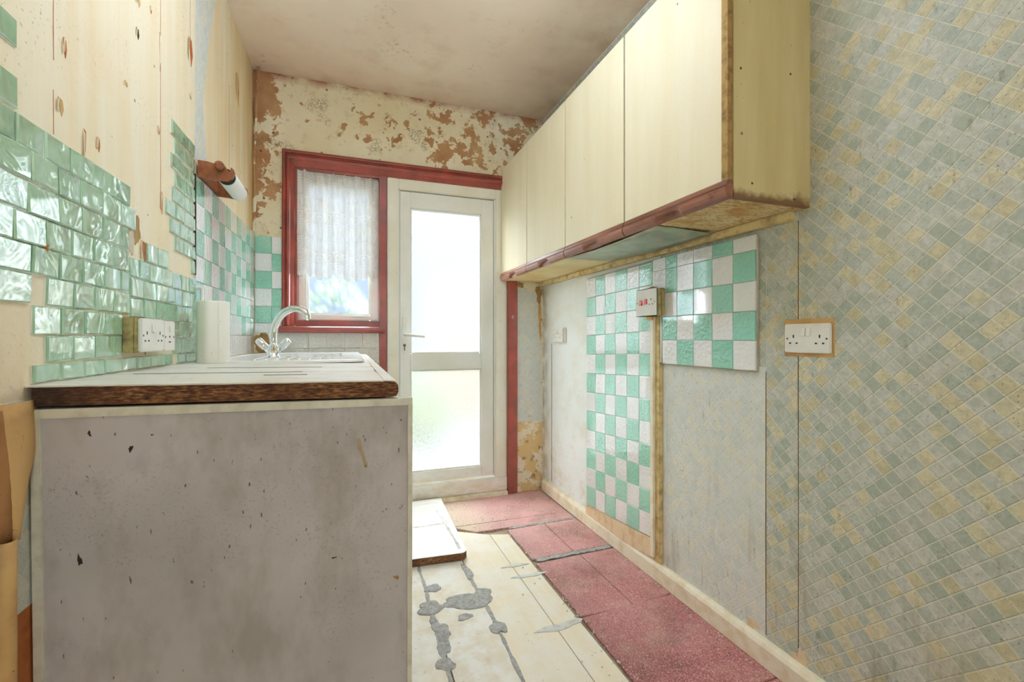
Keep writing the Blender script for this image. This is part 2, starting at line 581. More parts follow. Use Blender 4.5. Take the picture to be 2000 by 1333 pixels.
def mat_lace():
    """net curtain: UV in metres, medallion columns 68 mm apart in bands 250 mm high"""
    g = G('patterned_net_lace')
    uv = g.n('ShaderNodeUVMap').outputs[0]
    o = g.xyz(uv)
    cu = g.m('SUBTRACT', g.m('MULTIPLY', g.m('FRACT', g.m('DIVIDE', o[0], 0.068)), 0.068), 0.034)
    bv = g.m('MULTIPLY', g.m('FRACT', g.m('DIVIDE', o[1], 0.25)), 0.25)

    def ring(y0, rx, ry, k):
        dx = g.m('DIVIDE', cu, rx)
        dy = g.m('DIVIDE', g.m('SUBTRACT', bv, y0), ry)
        d = g.m('SQRT', g.m('ADD', g.m('MULTIPLY', dx, dx), g.m('MULTIPLY', dy, dy)))
        w = g.m('MULTIPLY', g.m('ADD', g.m('COSINE', g.m('MULTIPLY', d, 2 * PI * k)), 1.0), 0.5)
        return g.m('MULTIPLY', w, g.mr(d, 1.02, 1.06, 1, 0))
    pat = g.m('MAXIMUM', ring(0.125, 0.030, 0.034, 2.0), g.m('MAXIMUM', ring(0.195, 0.029, 0.04, 3.0), ring(0.05, 0.029, 0.042, 3.0)))
    net = g.noise(260, 2, 0.5)
    al = g.m('ADD', g.m('MULTIPLY', pat, 0.2), g.m('ADD', 0.64, g.m('MULTIPLY', net, 0.16)), clamp=True)
    hem = g.mr(o[1], 0.0, 0.03, 0.3, 0)
    al = g.m('ADD', al, hem, clamp=True)
    df = g.n('ShaderNodeBsdfDiffuse')
    tl = g.n('ShaderNodeBsdfTranslucent')
    sd = g.mix(g.mr(g.noise(12, 5, 0.6), 0.48, 0.7, 0, 0.45), C(242, 241, 238), C(226, 210, 180))
    g.put(df.inputs['Color'], sd)
    g.put(tl.inputs['Color'], sd)
    mm = g.n('ShaderNodeMixShader')
    mm.inputs[0].default_value = 0.07
    g.nt.links.new(df.outputs[0], mm.inputs[1])
    g.nt.links.new(tl.outputs[0], mm.inputs[2])
    tr = g.n('ShaderNodeBsdfTransparent')
    m2 = g.n('ShaderNodeMixShader')
    g.put(m2.inputs[0], al)
    g.nt.links.new(tr.outputs[0], m2.inputs[1])
    g.nt.links.new(mm.outputs[0], m2.inputs[2])
    g.nt.links.new(m2.outputs[0], g.out.inputs[0])
    return g.mat


M = {}
M['ceiling'] = mat_ceiling()
M['back'] = mat_back_plaster()
M['left'] = mat_left_paper()
M['diamond'] = mat_diamond('diamond_stone_wallpaper')
M['diamond_pale'] = mat_diamond('pale_daylit_diamond_wallpaper', 0.55, 0.8)  # whitened: on the right wall, door daylight is put into the colour
M['bare'] = mat_daylit_wall()
M['vinyl'] = mat_vinyl_tile()
M['aqua'] = mat_glaze('aqua_glazed_tile', C(152, 216, 194), C(134, 204, 178))
M['white_t'] = mat_glaze('white_glazed_tile', C(249, 249, 248), C(242, 242, 240))
M['grey_t'] = mat_glaze('grey_glazed_tile', C(222, 220, 210), C(212, 208, 196))
M['grout'] = plain('grey_tile_adhesive', C(206, 198, 178), 0.9, C(150, 130, 96), 0.6, 14)
M['chip'] = mat_chipboard()
M['laminate'] = mat_laminate()
M['grey'] = mat_grey_panel()
M['strip'] = plain('dirty_white_edging', C(226, 222, 204), 0.4, C(120, 100, 66), 0.35, 20)
M['cab'] = mat_cabinet('cream_cabinet_door', C(238, 228, 198), C(232, 218, 182), 0.25)
M['cab_end'] = mat_cabinet('shaded_cream_cabinet_side', C(224, 208, 156), C(208, 188, 132), 1.0)  # same cream laminate as the doors, with shade and dirt in the colour
M['under'] = mat_under()
M['worn_edge'] = plain('worn_brown_board_edge', C(176, 142, 84), 0.8, C(88, 54, 30), 0.7, 40, 0.3)
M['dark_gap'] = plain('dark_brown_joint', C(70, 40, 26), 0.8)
M['red'] = mat_red_wood()
M['rail'] = mat_brown_wood('red_brown_wooden_rail', C(160, 108, 86), C(122, 78, 62), 0.3)
M['wood'] = mat_brown_wood('orange_brown_wood', C(164, 98, 58), C(130, 72, 42))
M['raw'] = plain('bare_pale_timber', C(228, 204, 166), 0.75, C(184, 144, 98), 0.7, 18, 0.2)
M['batten'] = plain('greasy_cream_batten', C(226, 204, 146), 0.7, C(128, 88, 42), 0.7, 26, 0.2)
M['skirt'] = plain('chipped_cream_skirting', C(246, 238, 214), 0.55, C(216, 190, 140), 0.7, 16, 0.15)
M['rfloor'] = mat_red_floor()
M['board_w'] = mat_floor_board('whitewashed_floor_board', C(238, 228, 208), C(228, 212, 186), 0.9)
M['board_c'] = mat_floor_board('pale_timber_floor_board', C(246, 234, 210), C(240, 222, 190), 0.5)
M['cement'] = mat_cement()
M['cement_w'] = plain('whitish_filler', C(226, 224, 216), 0.9, C(160, 156, 150), 0.6, 30, 0.4)
M['screed'] = plain('dark_dusty_screed', C(150, 132, 108), 0.95, C(90, 72, 54), 0.7, 20, 0.4)
M['upvc'] = mat_upvc()
M['upvc_f'] = mat_upvc_frame()
M['gasket'] = plain('grey_gasket', C(120, 122, 120), 0.6)
M['frost'] = mat_frosted()
M['glass'] = mat_glass()
M['lace'] = mat_lace()
M['plastic'] = plain('white_plastic', C(240, 238, 230), 0.35, C(200, 184, 140), 0.25, 12)
M['old_plastic'] = plain('yellowed_grimy_plastic', C(196, 178, 122), 0.55, C(92, 70, 34), 0.75, 30, 0.2)
M['slot'] = plain('dark_slot', C(40, 34, 30), 0.7)
M['rocker_red'] = plain('red_rocker', C(220, 52, 58), 0.3)
M['paper'] = plain('cream_tissue_paper', C(247, 244, 234), 0.9, C(238, 230, 208), 0.4, 5, 0.15)
M['paper_w'] = plain('white_tissue_paper', C(246, 244, 238), 0.9, None, 0, 5, 0.1)
M['black'] = plain('black_plastic', C(38, 36, 34), 0.4)
M['enamel'] = plain('white_enamel', C(244, 243, 238), 0.2, C(214, 206, 188), 0.3, 8)
M['rust'] = plain('rust_brown_paper_back', C(190, 112, 58), 0.8, C(140, 70, 36), 0.6, 25, 0.2)
M['tan'] = plain('tan_paper_back', C(212, 172, 112), 0.8, C(164, 114, 64), 0.6, 9, 0.15)
M['brown_paper'] = plain('brown_paper_back', C(176, 126, 74), 0.8, C(120, 76, 40), 0.7, 9, 0.15)
M['seam'] = plain('brown_paper_seam', C(128, 92, 54), 0.8)
M['drip'] = plain('dried_brown_drip', C(178, 160, 132), 0.5, C(150, 124, 90), 0.5, 40)
M['sheet'] = plain('dull_metal_sheet', C(186, 190, 172), 0.34, C(120, 116, 88), 0.6, 12, 0.0, Metallic=0.75)
M['wall_out'] = plain('slate_grey_render', C(46, 49, 53), 0.9, C(41, 43, 46), 0.6, 1.5)
M['brick_out'] = plain('buff_side_wall', C(66, 57, 47), 0.9, C(58, 50, 40), 0.5, 2)
M['paving'] = plain('dark_grey_paving', C(42, 44, 41), 0.9, C(36, 38, 35), 0.6, 3)
M['leaf'] = plain('garden_leaf', C(64, 78, 46), 0.7, C(42, 56, 32), 0.7, 5)
M['plaster_plain'] = plain('plain_cream_plaster', C(236, 222, 190), 0.85, C(214, 190, 150), 0.5, 3)
M['chrome'] = plain('chrome', (0.86, 0.88, 0.88, 1), 0.07, None, Metallic=1.0)
M['rusty_metal'] = plain('rusty_keyhole_metal', C(110, 96, 76), 0.5, C(70, 50, 34), 0.7, 60, Metallic=0.6)

# ------------------------------------------------------------------ object helpers
WL = {}


def tag(o, label=None, cat=None, group=None, kind=None):
    for k, v in (('label', label), ('category', cat), ('group', group), ('kind', kind)):
        if v:
            o[k] = v
    return o


def thing(name, loc, label, cat, group=None, kind=None):
    o = bpy.data.objects.new(name, None)
    o.empty_display_size = 0.05
    o.location = loc
    COL.objects.link(o)
    WL[o.name] = Vector(loc)
    return tag(o, label, cat, group, kind)


def obj(name, bm, mat, parent=None, smooth=False, bevel=0.0, seg=2, mats=None):
    """link a bmesh built in room coordinates as one mesh object, origin at its middle"""
    if bevel:
        bmesh.ops.bevel(bm, geom=[e for e in bm.edges], offset=bevel, segments=seg, affect='EDGES', clamp_overlap=True)
    bmesh.ops.recalc_face_normals(bm, faces=bm.faces)
    vs = [v.co for v in bm.verts]
    c = Vector([(min(v[i] for v in vs) + max(v[i] for v in vs)) / 2 for i in range(3)])
    bmesh.ops.translate(bm, verts=bm.verts, vec=-c)
    me = bpy.data.meshes.new(name)
    bm.to_mesh(me)
    bm.free()
    if smooth:
        for p in me.polygons:
            p.use_smooth = True
    for mm in (mats or [mat]):
        me.materials.append(M[mm] if isinstance(mm, str) else mm)
    o = bpy.data.objects.new(name, me)
    COL.objects.link(o)
    WL[o.name] = c
    o.location = c
    if parent is not None:
        o.parent = parent
        o.location = c - WL[parent.name]
    return o


def bx(bm, x0, x1, y0, y1, z0, z1):
    v = [bm.verts.new((x, y, z)) for x in (x0, x1) for y in (y0, y1) for z in (z0, z1)]
    for f in ((0, 1, 3, 2), (4, 6, 7, 5), (0, 4, 5, 1), (2, 3, 7, 6), (0, 2, 6, 4), (1, 5, 7, 3)):
        bm.faces.new([v[i] for i in f])
    return bm


def box(name, mat, parent, x0, x1, y0, y1, z0, z1, bevel=0.0, seg=2, smooth=False):
    return obj(name, bx(bmesh.new(), x0, x1, y0, y1, z0, z1), mat, parent, smooth, bevel, seg)


def loft(bm, rings, cap=True, closed=True):
    vr = [[bm.verts.new(p) for p in r] for r in rings]
    n = len(vr[0])
    for a, b in zip(vr, vr[1:]):
        for i in range(n if closed else n - 1):
            j = (i + 1) % n
            bm.faces.new((a[i], a[j], b[j], b[i]))
    if cap:
        bm.faces.new(vr[0])
        bm.faces.new(list(reversed(vr[-1])))
    return bm


def extrude(bm, poly, f0, f1):
    """poly of 2D points, f0/f1 map a point to room coordinates at the two ends"""
    return loft(bm, [[f0(*p) for p in poly], [f1(*p) for p in poly]])


def tube(bm, pts, rad, n=12, cap=True):
    pts = [Vector(p) for p in pts]
    if not hasattr(rad, '__len__'):
        rad = [rad] * len(pts)
    rings = []
    up = None
    for i, p in enumerate(pts):
        t = (pts[min(i + 1, len(pts) - 1)] - pts[max(i - 1, 0)]).normalized()
        if up is None:
            up = t.orthogonal().normalized()
        u = (up - t * up.dot(t)).normalized()
        up = u
        w = t.cross(u)
        rings.append([p + (u * math.cos(a) + w * math.sin(a)) * rad[i] for a in [2 * PI * k / n for k in range(n)]])
    return loft(bm, rings, cap)


def smooth_path(ctrl, n=8):
    """Catmull-Rom through the control points"""
    c = [Vector(p) for p in ctrl]
    c = [c[0] * 2 - c[1]] + c + [c[-1] * 2 - c[-2]]
    out = []
    for i in range(1, len(c) - 2):
        for k in range(n):
            t = k / n
            a, b, d, e = c[i - 1], c[i], c[i + 1], c[i + 2]
            out.append(0.5 * ((2 * b) + (d - a) * t + (2 * a - 5 * b + 4 * d - e) * t * t + (3 * b - a - 3 * d + e) * t ** 3))
    out.append(c[-2])
    return out


# maps of wall coordinates (along, up, proud of the face) into the room
def PR(a, b, d):
    return Vector((XR - d, a, b))


def PL(a, b, d):
    return Vector((XL(a) + d, a, b))


def PB(a, b, d):
    return Vector((a, YB - d, b))


def PF(a, b, d):
    return Vector((a, b, d))


def tile(name, P, q, mat, parent, th=0.006, d0=0.0, inset=0.002, gap=0.0012, tilt=0.0, n=1):
    """one tile: quad q of four wall points, standing th proud with an eased rim"""
    cx = sum(p[0] for p in q) / 4
    cy = sum(p[1] for p in q) / 4

    def sh(p, s):
        dx, dy = p[0] - cx, p[1] - cy
        L = math.hypot(dx, dy)
        k = (L - s * 1.414) / L
        return (cx + dx * k, cy + dy * k)
    tx, ty = random.uniform(-tilt, tilt), random.uniform(-tilt, tilt)

    def T(p, d):
        return P(p[0], p[1], d + tx * (p[0] - cx) + ty * (p[1] - cy))
    bm = bmesh.new()
    qa = [sh(p, gap) for p in q]
    qb = [sh(p, gap + inset) for p in q]
    loft(bm, [[P(*p, d0) for p in qa], [T(p, d0 + th - inset * 0.6) for p in qa], [T(p, d0 + th) for p in qb]])
    return obj(name, bm, mat, parent)


def rect(a0, a1, b0, b1):
    return [(a0, b0), (a1, b0), (a1, b1), (a0, b1)]


def blob(name, P, cx, cy, rx, ry, mat, parent, th=0.003, d0=0.0, n=22, rough=0.25, rot=0.0):
    th *= random.uniform(0.8, 1.6)
    """irregular flat patch with a rounded rim"""
    ph = [random.uniform(0, 6.28) for _ in range(5)]
    pts = []
    for k in range(n):
        a = 2 * PI * k / n
        r = 1 + rough * (0.5 * math.sin(2 * a + ph[0]) + 0.4 * math.sin(3 * a + ph[1]) + 0.35 * math.sin(5 * a + ph[2])) + random.uniform(-0.08, 0.08)
        x, y = rx * r * math.cos(a), ry * r * math.sin(a)
        pts.append((cx + x * math.cos(rot) - y * math.sin(rot), cy + x * math.sin(rot) + y * math.cos(rot)))
    bm = bmesh.new()
    ins = [(cx + (x - cx) * 0.88, cy + (y - cy) * 0.88) for x, y in pts]
    rg = [[bm.verts.new(P(*p, d)) for p in r] for r, d in ((pts, d0), (pts, d0 + th * 0.6), (ins, d0 + th))]
    cv = bm.verts.new(P(cx, cy, d0 + th))
    for i in range(n):
        k = (i + 1) % n
        bm.faces.new((rg[0][i], rg[0][k], rg[1][k], rg[1][i]))
        bm.faces.new((rg[1][i], rg[1][k], rg[2][k], rg[2][i]))
        bm.faces.new((rg[2][i], rg[2][k], cv))
    return obj(name, bm, mat, parent)


def ribbon(name, P, path, width, mat, parent, th=0.002, d0=0.0):
    """thin irregular line along a wall or floor path"""
    bm = bmesh.new()
    L, R = [], []
    for i, p in enumerate(path):
        a = path[max(i - 1, 0)]
        b = path[min(i + 1, len(path) - 1)]
        dx, dy = b[0] - a[0], b[1] - a[1]
        l = math.hypot(dx, dy) or 1
        w = width * random.uniform(0.5, 1.2) / 2
        L.append((p[0] - dy / l * w, p[1] + dx / l * w))
        R.append((p[0] + dy / l * w, p[1] - dx / l * w))
    rings = [[P(*l, d0), P(*r, d0), P(*r, d0 + th), P(*l, d0 + th)] for l, r in zip(L, R)]
    loft(bm, rings)
    return obj(name, bm, mat, parent)


# ================================================================== THE SETTING
# ------------------------------------------------------------------ floor
floor = tag(box('floor', 'screed', None, -0.66, XR + 0.12, YR - 0.12, YB + 0.14, -0.10, -0.004),
            'kitchen floor of worn boards and red tiles over dusty screed', 'floor', kind='structure')
# boards run towards the door
for x0, x1, y1, m in ((-0.52, -0.28, 3.0, 'board_w'), (-0.277, -0.09, 3.0, 'board_w'), (-0.087, 0.117, 3.0, 'board_w'),
                      (0.120, 0.311, 3.0, 'board_w'), (0.317, 0.522, 3.0, 'board_w')):
    tile('floor_board', PF, [(x0, YR), (x1, YR), (x1 + 0.004, y1), (x0 + 0.004, y1)], m, floor, 0.010, -0.004, 0.003, 0.001)
tile('floor_board', PF, [(0.528, YR), (0.728, YR), (0.738, 2.425), (0.530, 2.555)], 'board_c', floor, 0.010, -0.004, 0.003, 0.001)
tile('floor_board', PF, [(0.731, YR), (0.846, YR), (0.838, 2.395), (0.741, 2.425)], 'board_c', floor, 0.010, -0.004, 0.003, 0.001)
# red granular tiles along the right wall
for q in ([(0.545, 2.585), (1.30, 2.575), (1.30, 3.015), (0.545, 3.015)],
          [(0.68, 2.475), (1.30, 2.472), (1.30, 2.572), (0.56, 2.58)],
          [(0.852, 2.075), (1.085, 2.085), (1.085, 2.455), (0.852, 2.445)],
          [(1.087, 2.085), (1.30, 2.09), (1.30, 2.46), (1.087, 2.455)],
          [(0.858, 1.585), (1.098, 1.578), (1.098, 2.045), (0.856, 2.035)],
          [(1.10, 1.578), (1.30, 1.602), (1.30, 2.05), (1.10, 2.045)],
          [(0.852, 1.09), (1.30, 1.09), (1.30, 1.598), (0.858, 1.580)],
          [(0.852, 0.58), (1.30, 0.58), (1.30, 1.087), (0.852, 1.087)],
          [(0.852, 0.07), (1.30, 0.07), (1.30, 0.577), (0.852, 0.577)],
          [(0.852, YR), (1.30, YR), (1.30, 0.067), (0.852, 0.067)]):
    tile('red_floor_tile', PF, q, 'rfloor', floor, 0.011, -0.004, 0.003, 0.001)
# cement smears over the board joints
for cx, cy, rx, ry, rot in ((0.347, 1.983, 0.033, 0.034, 0), (0.455, 1.835, 0.095, 0.052, -0.2), (0.535, 1.855, 0.045, 0.055, 0),
                            (0.312, 1.842, 0.056, 0.045, 0), (0.43, 1.738, 0.028, 0.022, 0), (0.311, 1.727, 0.020, 0.035, 0),
                            (0.331, 1.675, 0.030, 0.042, 0), (0.319, 1.597, 0.025, 0.05, 0), (0.306, 1.507, 0.030, 0.032, 0),
                            (0.533, 1.632, 0.03, 0.04, 0), (0.524, 2.06, 0.016, 0.09, 0)):
    blob('cement_patch', PF, cx, cy, rx, ry, 'cement', floor, 0.003, 0.006, rot=rot)
for pts in ([(0.314, 2.18), (0.317, 2.01), (0.311, 1.82), (0.308, 1.66), (0.309, 1.55), (0.309, 1.49), (0.307, 1.43), (0.309, 1.2)],
            [(0.521, 2.14), (0.521, 2.02), (0.525, 1.93), (0.531, 1.76), (0.531, 1.63), (0.527, 1.50), (0.524, 1.36), (0.522, 1.15)]):
    ribbon('cement_line', PF, [tuple(p[:2]) for p in smooth_path([(a, b, 0) for a, b in pts], 5)], 0.016, 'cement', floor, 0.002, 0.006)
for cx, cy, rx, ry in ((0.752, 1.56, 0.105, 0.018), (0.788, 1.94, 0.07, 0.014), (0.75, 2.05, 0.065, 0.013)):
    blob('filler_patch', PF, cx, cy, rx, ry, 'cement_w', floor, 0.003, 0.006, rough=0.35)
for pts, w in (([(0.868, 2.458), (1.05, 2.463), (1.29, 2.468)], 0.026), ([(0.87, 2.060), (1.05, 2.066), (1.2, 2.068), (1.295, 2.07)], 0.032)):
    ribbon('cement_line', PF, [tuple(p[:2]) for p in smooth_path([(a, b, 0) for a, b in pts], 8)], w, 'cement', floor, 0.004, 0.004)

# ------------------------------------------------------------------ ceiling and walls
tag(box('ceiling', 'ceiling', None, -0.70, XR + 0.12, YR - 0.12, YB + 0.14, ZC, ZC + 0.1),
    'stained pinkish plaster ceiling', 'ceiling', kind='structure')

bm = bmesh.new()
loft(bm, [[(XL(YR) - 0.12, YR, -0.05), (XL(YR), YR, -0.05), (XL(YR), YR, ZC), (XL(YR) - 0.12, YR, ZC)],
          [(XL(YB + .1) - 0.12, YB + 0.1, -0.05), (XL(YB + .1), YB + 0.1, -0.05), (XL(YB + .1), YB + 0.1, ZC), (XL(YB + .1) - 0.12, YB + 0.1, ZC)]])
wl = tag(obj('wall_left', bm, 'left'), 'left wall in stained cream paper with broken green tiling', 'wall', kind='structure')

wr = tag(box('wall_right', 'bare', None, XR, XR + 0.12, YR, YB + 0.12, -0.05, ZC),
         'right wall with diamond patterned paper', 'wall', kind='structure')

bm = bmesh.new()
T0, T1 = YB, YB + 0.14
bx(bm, -0.70, -0.305, T0, T1, -0.05, ZC)
bx(bm, -0.305, 1.052, T0, T1, 2.132, ZC)
bx(bm, 1.052, XR + 0.12, T0, T1, -0.05, ZC)
bx(bm, -0.305, 0.230, T0, T1, -0.05, 1.150)
wb = tag(obj('wall_back', bm, 'back'), 'end wall of peeling plaster around window and door', 'wall', kind='structure')

bm = bmesh.new()
bx(bm, -0.75, 0.14, YR - 0.12, YR, -0.05, ZC)
bx(bm, 0.54, XR + 0.12, YR - 0.12, YR, -0.05, ZC)
bx(bm, 0.14, 0.54, YR - 0.12, YR, -0.05, 1.28)
bx(bm, 0.14, 0.54, YR - 0.12, YR, 1.70, ZC)  # square hole added behind the camera to let in fill light
tag(obj('wall_rear', bm, 'plaster_plain'), 'plain wall behind the camera with a square opening added for fill light', 'wall', kind='structure')

# papers on the right wall, in strips
def strip(name, P, q, mat, parent, th=0.0015, d0=0.0):
    return tile(name, P, q, mat, parent, th, d0, 0.0006, 0.0003)


strip('wallpaper_strip', PR, rect(YR, 0.0, 0.07, ZC - .005), 'diamond', wr)
strip('wallpaper_strip', PR, rect(0.001, 1.032, 0.055, ZC - .005), 'diamond', wr, 0.0022)
strip('wallpaper_strip', PR, [(1.034, 0.06), (1.149, 0.068), (1.149, 1.47), (1.034, 1.467)], 'diamond', wr)
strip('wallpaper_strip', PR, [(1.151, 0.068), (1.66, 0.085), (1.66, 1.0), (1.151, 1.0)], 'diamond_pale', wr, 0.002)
strip('wallpaper_strip', PR, rect(1.151, 1.70, 1.0, 1.47), 'diamond', wr, 0.0012)
strip('wallpaper_strip', PR, rect(0.99, YB - 0.01, 2.26, ZC - .005), 'diamond', wr)
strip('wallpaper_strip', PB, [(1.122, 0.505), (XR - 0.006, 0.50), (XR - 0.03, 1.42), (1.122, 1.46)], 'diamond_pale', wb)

# torn rust coloured patches and lifted flaps of paper on the left wall
def tear(y, z, w, h, lean=0.0, lift=0.005, m='rust', P=PL, parent=None, d0=0.0):
    pts = [(-w / 2, h * 0.5), (w * 0.25, h * 0.45), (w * 0.5, -0.05 * h), (w * 0.15, -h * 0.5), (-w * 0.1, -h * 0.2)]
    pts = [(y + a + lean * b, z + b) for a, b in pts]
    bm = bmesh.new()
    loft(bm, [[P(*p, d0) for p in pts], [P(*p, d0 + 0.0012) for p in pts]])
    t = obj('torn_patch', bm, m, parent or wl)
    # flap still hanging on by its left edge
    bm = bmesh.new()
    rings = []
    for k in range(5):
        s = k / 4
        a = y - w * 0.5 - w * 0.4 * s + lean * h * 0.3
        rings.append([P(a, z + h * 0.48 * (1 - 0.35 * s), d0 + 0.0015 + lift * math.sin(s * 1.9) * s), P(a, z - h * 0.40 * (1 - 0.5 * s), d0 + 0.0015 + lift * 0.8 * math.sin(s * 1.9) * s)])
    va = [[bm.verts.new(p) for p in r] for r in rings]
    for r0, r1 in zip(va, va[1:]):
        bm.faces.new((r0[0], r0[1], r1[1], r1[0]))
    f = obj('paper_flap', bm, 'left' if P is PL else 'diamond', parent or wl, True)
    md = f.modifiers.new('thick', 'SOLIDIFY')
    md.thickness = 0.0008


for a in ((1.213, 1.706, 0.012, 0.040), (1.545, 1.946, 0.016, 0.030, 0, 0.004, 'dark_gap'), (1.695, 1.985, 0.006, 0.12), (1.967, 2.145, 0.040, 0.10),
          (1.199, 1.576, 0.018, 0.036, 0, 0.004, 'tan'), (1.343, 1.556, 0.012, 0.034), (1.283, 1.527, 0.011, 0.082, 0.12), (1.686, 1.738, 0.012, 0.026),
          (1.479, 1.771, 0.016, 0.014, 0, 0.004, 'tan'), (1.55, 2.04, 0.022, 0.03, 0, 0.004, 'tan'), (2.655, 2.36, 0.05, 0.16, 0, 0.008, 'tan'),
          (1.708, 1.52, 0.014, 0.07), (1.583, 1.345, 0.03, 0.062), (1.965, 1.98, 0.02, 0.012, 0, 0.008, 'tan'), (1.63, 2.07, 0.01, 0.02), (2.10, 1.32, 0.01, 0.03)):
    tear(*a)
# vertical seams of the left paper: thin gaps with a dark core
for pts in ([(1.176, 1.66), (1.175, 1.75), (1.176, 1.9), (1.176, 2.67)], [(1.70, 1.50), (1.699, 1.8), (1.70, 2.1), (1.70, 2.67)],
            [(1.962, 2.18), (1.961, 2.3), (1.965, 2.67)], [(2.49, 1.78), (2.491, 2.0), (2.49, 2.3)], [(1.176, 1.51), (1.175, 1.60)]):
    ribbon('paper_seam', PL, [tuple(p[:2]) for p in smooth_path([(a, b, 0) for a, b in pts], 6)], 0.0016, 'rust', wl, 0.0006)
# wedge where the cream paper has come away from the older pale print
bm = bmesh.new()
wedge = [(2.012, 1.775), (2.152, 1.80), (2.105, 2.02), (2.15, 2.20), (2.197, 2.372), (2.31, 2.62), (2.35, 2.67), (2.03, 2.67), (2.02, 2.40), (2.011, 2.0)]
loft(bm, [[PL(*p, 0.0) for p in wedge], [PL(*p, 0.001) for p in wedge]])
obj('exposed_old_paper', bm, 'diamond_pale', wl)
# crumbling corner filler where the left wall meets the end wall
pts = smooth_path([(XL(3) + 0.004, 3.008, 1.72), (XL(3) + 0.010, 3.0, 1.95), (XL(3) + 0.006, 3.004, 2.15), (XL(3) + 0.016, 2.998, 2.3), (XL(3) + 0.02, 2.992, 2.45), (XL(3) + 0.03, 2.985, 2.6), (XL(3) + 0.034, 2.98, 2.67)], 6)
obj('corner_filler', tube(bmesh.new(), pts, [0.005 + 0.006 * random.random() for _ in pts], 8), 'back', wb)

# below the worktop on the left: older diamond paper, peeled tan sheets and a curl of paper
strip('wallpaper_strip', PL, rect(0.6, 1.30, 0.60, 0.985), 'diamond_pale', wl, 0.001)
blob('torn_patch', PL, 1.085, 0.53, 0.05, 0.10, 'rust', wl, 0.001)
def sheet(name, rows, mat, parent, th=0.001):
    bm = bmesh.new()
    vr = [[bm.verts.new(p) for p in r] for r in rows]
    for a, b in zip(vr, vr[1:]):
        for i in range(len(a) - 1):
            bm.faces.new((a[i], a[i + 1], b[i + 1], b[i]))
    o = obj(name, bm, mat, parent, True)
    md = o.modifiers.new('thick', 'SOLIDIFY')
    md.thickness = th
    return o


rows = []
for i in range(9):
    s = i / 8
    z = 0.985 - 0.235 * s
    y0, y1 = 1.02, 1.118 - 0.075 * max(0, s - 0.35) / 0.65
    rows.append([PL(y0 + (y1 - y0) * t, z, 0.004 + 0.03 * math.sin(t * PI * 0.9) * (0.4 + 0.6 * s) * (1 - 0.5 * t)) for t in [k / 8 for k in range(9)]])
sheet('peeled_paper_sheet', rows, 'tan', wl)
rows = []
for i in range(9):
    s = i / 8
    rows.append([PL(0.93 + (0.128 - 0.034 * s) * t, 0.975 - 0.225 * s, 0.004 + 0.012 * t * t * (0.3 + s)) for t in [k / 6 for k in range(7)]])
sheet('peeled_paper_sheet', rows, 'brown_paper', wl)
rows = []
for i in range(7):
    s = i / 6
    rows.append([PL(1.015 + 0.014 * math.cos(a), 0.755 - 0.70 * s, 0.017 + 0.013 * math.sin(a)) for a in [0.3 + 5.6 * k / 16 for k in range(17)]])
sheet('curled_paper_roll', rows, 'tan', wl)

# seams, tears and bare patches on the other walls
for P_, par, pts, m_ in ((PR, wr, [(1.0335, 0.10), (1.033, 0.5), (1.0338, 1.0), (1.033, 1.465)], 'seam'), (PR, wr, [(1.150, 0.10), (1.151, 0.5), (1.150, 0.985)], 'seam'),
                         (PR, wr, [(2.862, 0.11), (2.861, 0.5), (2.862, 1.06)], 'seam')):
    ribbon('paper_seam', P_, [tuple(p[:2]) for p in smooth_path([(a, b, 0) for a, b in pts], 8)], 0.0012, m_, par, 0.0028)
for y, z, w, h in ((1.205, 0.105, 0.022, 0.020), (1.03, 0.085, 0.02, 0.05), (1.135, 0.72, 0.004, 0.02), (1.05, 0.58, 0.003, 0.02), (0.83, 0.31, 0.006, 0.012)):
    blob('torn_patch', PR, y, z, w, h, 'raw', wr, 0.0006, 0.0022, rough=0.5)
blob('torn_patch', PB, 1.292, 1.41, 0.024, 0.055, 'worn_edge', wb, 0.001, 0.0015, rough=0.4)
blob('torn_patch', PB, 1.300, 1.24, 0.012, 0.12, 'tan', wb, 0.001, 0.0015, rough=0.4)
blob('torn_patch', PB, 1.145, 1.475, 0.03, 0.02, 'worn_edge', wb, 0.001, 0.0015, rough=0.4)
blob('adhesive_patch', PL, 1.527, 1.395, 0.034, 0.042, 'worn_edge', wl, 0.0008, rough=0.3)
blob('adhesive_patch', PL, 1.505, 1.36, 0.022, 0.03, 'grout', wl, 0.001, rough=0.3)
blob('adhesive_patch', PB, -0.475, 1.065, 0.045, 0.06, 'worn_edge', wb, 0.001, rough=0.25)
blob('rusty_tack', PL, 1.142, 1.277, 0.006, 0.008, 'rust', wl, 0.008, rough=0.6, n=9)

